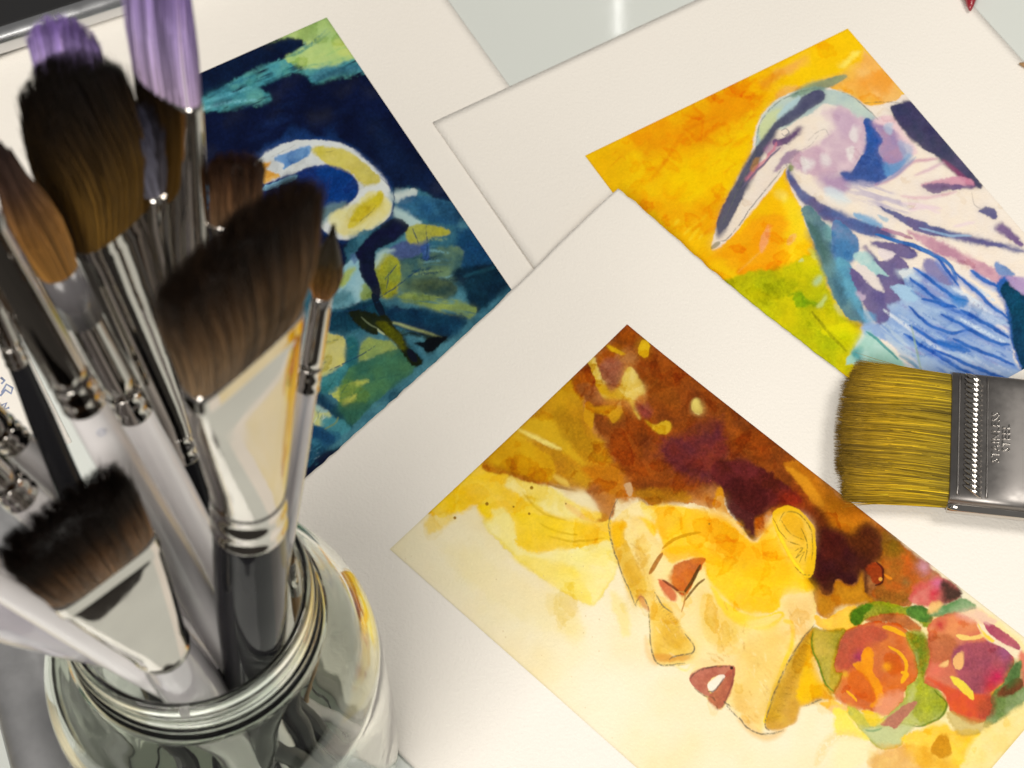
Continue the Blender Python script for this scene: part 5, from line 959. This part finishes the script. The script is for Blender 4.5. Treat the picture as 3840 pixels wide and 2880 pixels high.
# -- white handled brush reaching out of the picture at the left
ax = Axis(Q(455, 1342, .15), Q(168, 846, .262)); check('B5', ax, .0055)
r = brush_root(ax, 'white handled round brush with wide silver ferrule and a small blue mark')
tc0, tc1, tf = ax.t(178, 868), ax.t(150, 812), ax.t(-45, 455)
handle(ax, r, tc0, .0048, .0056, M_white, 0.72)
crimped(ax, r, (tc0, tc1), (.0052, .0050))
loft_obj('ferrule', ax, densify([(tc1-.001, .0050, .0050, 2), (tc1+(tf-tc1)*.5, .0050, .0046, 2.1), (tf, .0048, .0040, 2.3)]), M_chrome, r, 36)
bristles(r, ax, tf-.001, .034, .0045, .0037, prof_round(.3, .3), lambda u: 1, BROWN, 900, .00014, .03, 2)
pm = ax.t(196, 905)
pts = []
for k in range(13):
    an = 2*math.pi*k/12; d = unit(CAMP-ax.at(pm)); d = unit(d-(d@ax.a)*ax.a); sd = np.cross(ax.a, d)
    x = .0010*math.cos(an); pts.append(ax.at(pm+.0010*math.sin(an))+sd*x+d*math.sqrt(.00508**2-x*x))
V, F, T = tube_np(pts, .00010, 4); link('ink_mark', mesh_np('ink_mark', V, F, tris=T), M_pen, r)

# -- slim black handled brush, far left
ax = Axis(Q(262, 1318, .15), Q(22, 745, .235)); check('B6', ax, .004)
r = brush_root(ax, 'slim black handled brush with narrow grooved ferrule')
tc0, tc1, tf = ax.t(33, 782), ax.t(22, 742), ax.t(0, 640)
handle(ax, r, tc0, .0026, .0042, M_black, 0.72)
crimped(ax, r, (tc0, tc1), (.0029, .0027))
loft_obj('ferrule', ax, densify([(tc1-.001, .0027, .0027, 2), (tf, .0022, .0022, 2)]), M_chrome, r, 24)
bristles(r, ax, tf-.001, .018, .0020, .0020, prof_round(.3, .2), lambda u: 1, BROWN, 400, .00012, .03, 2)

# -- two more white handles leaning left
for (lo, hi, c0, c1, f0, lab, rr) in (
    ((322, 1228), (10, 935, .222), (28, 955), (-4, 925), (-150, 785), 'white handled brush leaning left, the higher of two parallel white handles', .0046),
    ((318, 1312), (22, 1052, .215), (42, 1072), (6, 1038), (-150, 900), 'white handled brush leaning left, ferrule just behind the dark flat bristles', .0050)):
    ax = Axis(Q(*lo, .15), Q(*hi)); check('B7', ax, rr)
    r = brush_root(ax, lab)
    tc0, tc1, tf = ax.t(*c0), ax.t(*c1), ax.t(*f0)
    handle(ax, r, tc0, rr*.95, rr*1.05, M_white, 0.75, dark_to=.12); crimped(ax, r, (tc0, tc1), (rr, rr*.97))
    loft_obj('ferrule', ax, densify([(tc1-.001, rr*.96, rr*.96, 2), (tf, rr, rr*.7, 2.3)]), M_chrome, r, 28)
    bristles(r, ax, tf-.001, .025, rr*.95, rr*.66, prof_flat(1.05, .9, .3), filbert(.3), BROWN, 600, .00014, .03, 2.4)
ax = Axis(Q(330, 1452, .15), Q(0, 1250, .205)); check('B10', ax, .005)
r = brush_root(ax, 'white handle resting on the jar lip under the short flat brush')
handle(ax, r, ax.t(-60, 1213), .0046, .0056, M_white, 0.7, dark_to=.115); tc0, tc1, tf = ax.t(-60, 1213), ax.t(-90, 1195), ax.t(-260, 1090)
crimped(ax, r, (tc0, tc1), (.0050, .0048)); loft_obj('ferrule', ax, densify([(tc1-.001, .0048, .0048, 2), (tf, .0060, .0035, 2.4)]), M_chrome, r, 28)
bristles(r, ax, tf-.001, .025, .0057, .0033, prof_flat(1.05, .9, .3), filbert(.3), BROWN, 500, .00014, .03, 2.4)
ax = Axis(Q(212, 1378, .152), Q(0, 1305, .185)); check('B10b', ax, .005)
r = brush_root(ax, 'fat lilac tinted clear handle leaning over the jar lip')
tc0 = ax.t(-140, 1255)
handle(ax, r, tc0, .0066, .0092, M_lilac, 0.86, .0022)
tc1, tf = ax.t(-180, 1242), ax.t(-300, 1200)
crimped(ax, r, (tc0, tc1), (.0068, .0066)); loft_obj('ferrule', ax, densify([(tc1-.001, .0066, .0066, 2), (tf, .0110, .0040, 3)]), M_chrome, r, 28)
bristles(r, ax, tf-.001, .028, .0106, .0038, prof_flat(1.05, .9, .4), flat_tip(.1), BROWN, 700, .00015, .03, 3)

# -- small round brush and small flat brush behind the broad one
ax = Axis(Q(608, 1190, .15), Q(722, 478, .268)); check('B12', ax, .003)
r = brush_root(ax, 'small round brush with frayed brown hair and slim ferrule')
tc0, tc1, tf = ax.t(660, 835), ax.t(667, 788), ax.t(697, 628)
handle(ax, r, tc0, .0027, .0032, M_acryl, 0.8); crimped(ax, r, (tc0, tc1), (.0031, .0029))
loft_obj('ferrule', ax, densify([(tc1-.001, .0029, .0029, 2), (tf, .0026, .0026, 2)]), M_chrome, r, 28)
bristles(r, ax, tf-.001, .0235, .0026, .0026, prof_round(.6, .45), lambda u: 1, [(0, (150, 100, 46)), (.3, (112, 80, 36)), (.55, (56, 44, 18)), (1, (26, 20, 10))], 900, .00012, .06, 2, stray=.2, dome=.28)
ax = Axis(Q(492, 1130, .15), Q(512, 330, .278), (120, 4), (508, 478)); check('B13', ax, .003)
r = brush_root(ax, 'small blunt brown flat brush standing against the dark painting')
tc0, tc1, tf = ax.t(500, 800), ax.t(502, 760), ax.t(508, 478)
handle(ax, r, tc0, .0032, .0036, M_black, 0.8); crimped(ax, r, (tc0, tc1), (.0035, .0034))
loft_obj('ferrule', ax, densify([(tc1-.001, .0034, .0034, 2), (tf-.012, .0052, .0030, 2.6), (tf, .0062, .0026, 3)]), M_chrome, r, 36)
bristles(r, ax, tf-.001, .022, .0060, .0025, prof_flat(1.1, 1.1, .5), filbert(.16, 4), [(0, (96, 74, 52)), (.4, (88, 62, 40)), (.75, (58, 36, 20)), (1, (36, 20, 12))], 1000, .00014, .04, 3, stray=.06)

# -- the tiny brush that hardly clears the lip
ax = Axis(np.array([*(JC+[.024, .004]), .03]), Q(622, 1180, .152)); check('B15', ax, .002)
r = brush_root(ax, 'tiny brush standing inside the jar beside the black handle')
tf = ax.t(625, 1212); L = np.linalg.norm(Q(622, 1180, .152)-ax.at(tf))
handle(ax, r, tf-.018, .0014, .0018, M_wood, 0.7, .001); loft_obj('ferrule', ax, [(tf-.020, .0015, .0015, 2), (tf-.012, .0016, .0016, 2), (tf, .0014, .0014, 2)], M_chrome, r, 20)
bristles(r, ax, tf-.0005, L, .0013, .0013, prof_round(.2, .3), lambda u: 1, BROWN, 200, .0001, .05, 2)
# ------------------------------------------------------------------ the glass jar
def lathe(prof, n=96, c=(0, 0), z0=0.0):
    prof = np.asarray(prof); k = len(prof); an = np.linspace(0, 2*math.pi, n, endpoint=False)
    V = np.zeros((k, n, 3)); V[..., 0] = prof[:, :1]*np.cos(an); V[..., 1] = prof[:, :1]*np.sin(an); V[..., 2] = prof[:, 1:2]+z0
    V[..., 0] += c[0]; V[..., 1] += c[1]
    i, j = np.meshgrid(np.arange(k-1), np.arange(n), indexing='ij'); j2 = (j+1) % n
    F = np.stack([i*n+j, i*n+j2, (i+1)*n+j2, (i+1)*n+j], -1).reshape(-1, 4)
    return V.reshape(-1, 3), F
def spline(pts, k=6):
    pts = np.asarray(pts, float); p = np.r_[pts[:1], pts, pts[-1:]]; out = []
    for i in range(1, len(p)-2):
        for f in np.linspace(0, 1, k, endpoint=False):
            a, b, c, d = p[i-1], p[i], p[i+1], p[i+2]
            out.append(0.5*((2*b)+(c-a)*f+(2*a-5*b+4*c-d)*f*f+(3*b-a-3*c+d)*f**3))
    out.append(p[-2]); return np.array(out)
outer = [(.0, .0025), (.030, .0025), (.036, .0004), (.042, .0008), (.047, .005), (.0505, .014), (.0512, .03), (.0512, .06), (.0512, .085), (.0502, .100), (.0470, .112), (.0415, .120), (.0372, .1245), (.0360, .127),
         (.0366, .1285), (.0378, .1298), (.0378, .1308), (.0362, .1322), (.0356, .1340), (.0364, .1358), (.0364, .1368), (.0354, .1384), (.0354, .1400), (.0361, .1416), (.0361, .1426), (.0352, .1440), (.0354, .1470), (.0350, .1490), (.0340, .1500)]
inner = [(.0332, .1500), (.0324, .1492), (.0321, .146), (.0321, .130), (.0332, .123), (.0385, .1165), (.0435, .109), (.0465, .098), (.0474, .085), (.0474, .03), (.0466, .015), (.044, .008), (.038, .0055), (.020, .0050), (.0, .0048)]
V, F = lathe(np.r_[spline(outer, 5), spline(inner, 5)], 112, JC)
jar = empty('glass_jar', (*JC, 0)); tag(jar, 'clear threaded glass preserving jar holding the paint brushes', 'jar')
g = link('jar_body', mesh_np('jar_body', V, F), M_glass, jar)

# ------------------------------------------------------------------ the wide flat brush lying on the sheets
za = 0.0105
lo, hi = Q(2056, 955, za), Q(1825, 930, za)
class Flat: pass
ax = Flat(); ax.o = lo; ax.a = unit((hi-lo)*[1, 1, 0]); ax.b = np.array([0, 0, 1.0]); ax.w = np.cross(ax.b, ax.a)
fe = Q(2060, 815, za); fe2 = Q(2047, 1093, za); HW = abs((fe2-fe)@ax.w)/2
ax.o = (fe+fe2)/2; ax.o = ax.o*[1, 1, 0]+np.array([0, 0, za])
LB = abs((Q(1790, 930, za)-ax.o)@ax.a)
wf = empty('flat_wash_brush', (*ax.o[:2], 0.003)); tag(wf, 'wide flat brush with golden olive bristles and stainless steel ferrule lying on paper', 'paint brush')
GO = [(0, (128, 110, 20)), (.25, (164, 136, 12)), (.6, (172, 138, 14)), (.85, (140, 108, 14)), (1, (104, 80, 20))]
bristles(wf, ax, -.001, LB, HW*.985, .0052, lambda s: (1+.0*s, 1+.25*math.sin(math.pi*min(1, s*1.15))*1.0-.25*s), lambda u: 1-.02-.13*abs(u)**4+.015*u, GO, 7000, .00014, .03, 5, stray=.04, clump=.45)
FT, LF = .0062, .040
def ferr(t0, t1, hw, ht, name, m=M_steel, e=7, n=64):
    st = [(t0, hw*.985, ht*.9, e), (t0+(t1-t0)*.01, hw, ht, e), (t1-(t1-t0)*.01, hw, ht, e), (t1, hw*.985, ht*.9, e)]
    return loft_obj(name, ax, st, m, wf, n)
ferr(-LF, 0.001, HW*1.0, FT, 'ferrule')
# rolled long sides
for sgn in (-1, 1):
    p = [ax.o+ax.w*sgn*(HW*0.985)+ax.a*t+ax.b*(-.0005) for t in np.linspace(-LF, .0008, 12)]
    V, F, T = tube_np(p, .0026, 14); link('rolled_edge', mesh_np('rolled_edge', V, F, tris=T), M_chrome, wf)
# the ridged band: slanting ridges across the ferrule
tb = (Q(2095, 955, za)-ax.o)@ax.a
for e_ in (tb-.0052, tb+.0052):
    p = [ax.o+ax.w*x+ax.a*e_+ax.b*(FT-.0001) for x in np.linspace(-HW*.93, HW*.93, 16)]
    V, F, T = tube_np(p, .00045, 8); link('bead', mesh_np('bead', V, F, tris=T), M_steel, wf)
NR = 23
for i in range(NR):
    x = -HW*.86+2*HW*.86*i/(NR-1)
    p = [ax.o+ax.w*(x+f*.0024)+ax.a*(tb-f*.0034)+ax.b*(FT-.0004+.0013*math.cos(f*math.pi/2)) for f in np.linspace(-1, 1, 9)]
    V, F, T = tube_np(p, [.0003, .0006, .0009, .0010, .00105, .0010, .0009, .0006, .0003], 8)
    link('ridge', mesh_np('ridge', V, F, tris=T), M_chrome, wf)
for t_ in (-.0335, -.0345-.0035):
    p = [ax.o+ax.w*x+ax.a*t_+ax.b*(FT-.0003) for x in np.linspace(-HW*.93, HW*.93, 16)]
    V, F, T = tube_np(p, .0006, 8); link('bead', mesh_np('bead', V, F, tris=T), M_steel, wf)
# raised lettering
def lettering(txt, t, size):
    cu = bpy.data.curves.new('lettering', 'FONT'); cu.body = txt; cu.size = size; cu.align_x = 'CENTER'; cu.align_y = 'CENTER'
    cu.extrude = .00022; cu.bevel_depth = .00007; cu.resolution_u = 2; cu.space_character = 1.15
    tmp = bpy.data.objects.new('tmp', cu); COL.objects.link(tmp)
    dg = bpy.context.evaluated_depsgraph_get(); me = bpy.data.meshes.new_from_object(tmp.evaluated_get(dg)); bpy.data.objects.remove(tmp)
    up = ax.a; right = np.cross(up, ax.b); c = ax.o+ax.a*t+ax.b*(FT+.0001)
    Mx = Matrix([[right[i], up[i], ax.b[i], c[i]] for i in range(3)]+[[0, 0, 0, 1]]); me.transform(Mx)
    o = link('lettering', me, M_chrome, wf); o['label'] = 'raised letters reading '+txt
    return o
t1 = (P(2900+1845*.4521, 1250+905*.4521, za+FT)-ax.o)@ax.a; t2 = (P(2900+1932*.4521, 1250+920*.4521, za+FT)-ax.o)@ax.a
lettering('STAINLESS', t1, .0040); lettering('STEEL', t2, .0040)
hs = [(-LF-.105, .004, .003, 3), (-LF-.10, .0075, .0045, 3), (-LF-.05, .0085, .0055, 3), (-LF-.02, .017, .0056, 4), (-LF+.002, HW*.95, .0056, 6)]
loft_obj('handle', ax, densify(hs, 5), M_wood, wf, 48)

# ------------------------------------------------------------------ things at the margins
# black tablet with a polished rim, far corner
p0, p1 = P(0, 208, .004), P(474, 55, .004); d = unit((p1-p0)*[1, 1, 0]); nrm = np.array([-d[1], d[0], 0])
if nrm[1] < 0: nrm = -nrm
Lx, Ly = 0.30, 0.16
c = p0+d*0.02+nrm*(Ly/2); R_ = Matrix([[d[i], nrm[i], (0, 0, 1)[i], 0] for i in range(3)]+[[0, 0, 0, 1]])
tb_ = empty('tablet', (c[0], c[1], 0.0007)); tag(tb_, 'black slab device with polished silver rim at the edge of the papers', 'tablet')
bm = box_bm(Lx, Ly, .0130, Matrix.Translation((c[0], c[1], .0073))@R_, .0060, 6)
link('silver_rim', bm_mesh('silver_rim', bm, True), mat('brushed_aluminium', (0.66, 0.67, 0.69), 0.25, 1.0, rnoise=(60, .18, .32)), tb_)
bm = box_bm(Lx-.0125, Ly-.0125, .0012, Matrix.Translation((c[0], c[1], .0137))@R_, .0005, 2)
link('black_panel', bm_mesh('black_panel', bm), mat('black_screen', (0.02, 0.02, 0.021), 0.3, spec=.4), tb_)

# grey metal bar beside the jar
p0, p1 = P(0, 2714, 0), P(43, 2880, 0)
d = unit((P(170, 3300)-P(-40, 2500))*[1, 1, 0]); nr = np.array([d[1], -d[0], 0]); 
if nr[0] < 0: nr = -nr
sec = [(0, 0), (0, .0025), (.0012, .0045), (.004, .0062), (.008, .0074), (.0125, .0078), (.017, .0072), (.0205, .0058), (.0225, .0042), (.0245, .0036), (.031, .0034), (.0345, .0030), (.0355, .0018), (.0355, 0)]
k = len(sec); V = []; ts = np.linspace(-.10, .12, 24)
for t_ in ts:
    for x, z in sec: V.append(p0+d*t_+nr*x+np.array([0, 0, z+.0001]))
F = [(i*k+j, i*k+j+1, (i+1)*k+j+1, (i+1)*k+j) for i in range(len(ts)-1) for j in range(k-1)]+[(i*k+k-1, i*k, (i+1)*k, (i+1)*k+k-1) for i in range(len(ts)-1)]
me = mesh_np('metal_bar', V, F)
bar = link('metal_bar', me, mat('worn_grey_metal', (0.50, 0.50, 0.51), 0.45, 1.0, noise=(300, .05), rnoise=(90, .42, .5), bump=(400, .1, .0003)))
bm = bmesh.new(); bm.from_mesh(me); bmesh.ops.holes_fill(bm, edges=[e for e in bm.edges if e.is_boundary]); bmesh.ops.recalc_face_normals(bm, faces=bm.faces); bm.to_mesh(me); bm.free()
tag(bar, 'worn grey metal bar with a rounded ridge on the table beside the jar', 'metal bar')

# a red pencil tip and a brown stick end beyond the heron sheet
t0_, t1_ = P(3638, 40, .003), P(3655, -420, .004)
class A2: pass
ax2 = A2(); ax2.o = t0_; ax2.a = unit(t1_-t0_); ax2.w = unit(np.cross(ax2.a, [0, 0, 1])); ax2.b = np.cross(ax2.w, ax2.a)
rp = empty('red_pencil', tuple(t0_*[1, 1, 0])); tag(rp, 'red lacquered pencil end beyond the white edge of the heron sheet', 'pencil')
loft_obj('barrel', ax2, [(0, .0004, .0004, 2), (.003, .0016, .0016, 2), (.008, .0030, .0028, 2), (.06, .0034, .0030, 2)], mat('red_lacquer', (0.28, 0.008, 0.02), .3, coat=.5), rp)
loft_obj('cap', ax2, [(.06, .0036, .0032, 2), (.07, .0036, .0032, 2)], M_chrome, rp)
ax2 = A2(); ax2.o = P(3822, 238, .002); ax2.a = unit(P(4200, 330, .002)-ax2.o); ax2.w = unit(np.cross(ax2.a, [0, 0, 1])); ax2.b = np.cross(ax2.w, ax2.a)
ws = loft_obj('wooden_stick', ax2, [(0, .0004, .0004, 2), (.003, .0014, .0014, 2), (.05, .0019, .0019, 2), (.09, .0017, .0017, 2)], M_wood, None, 20)
tag(ws, 'thin brown wooden stick on the table past the heron sheet', 'stick')
print('\n'.join(REPORT))
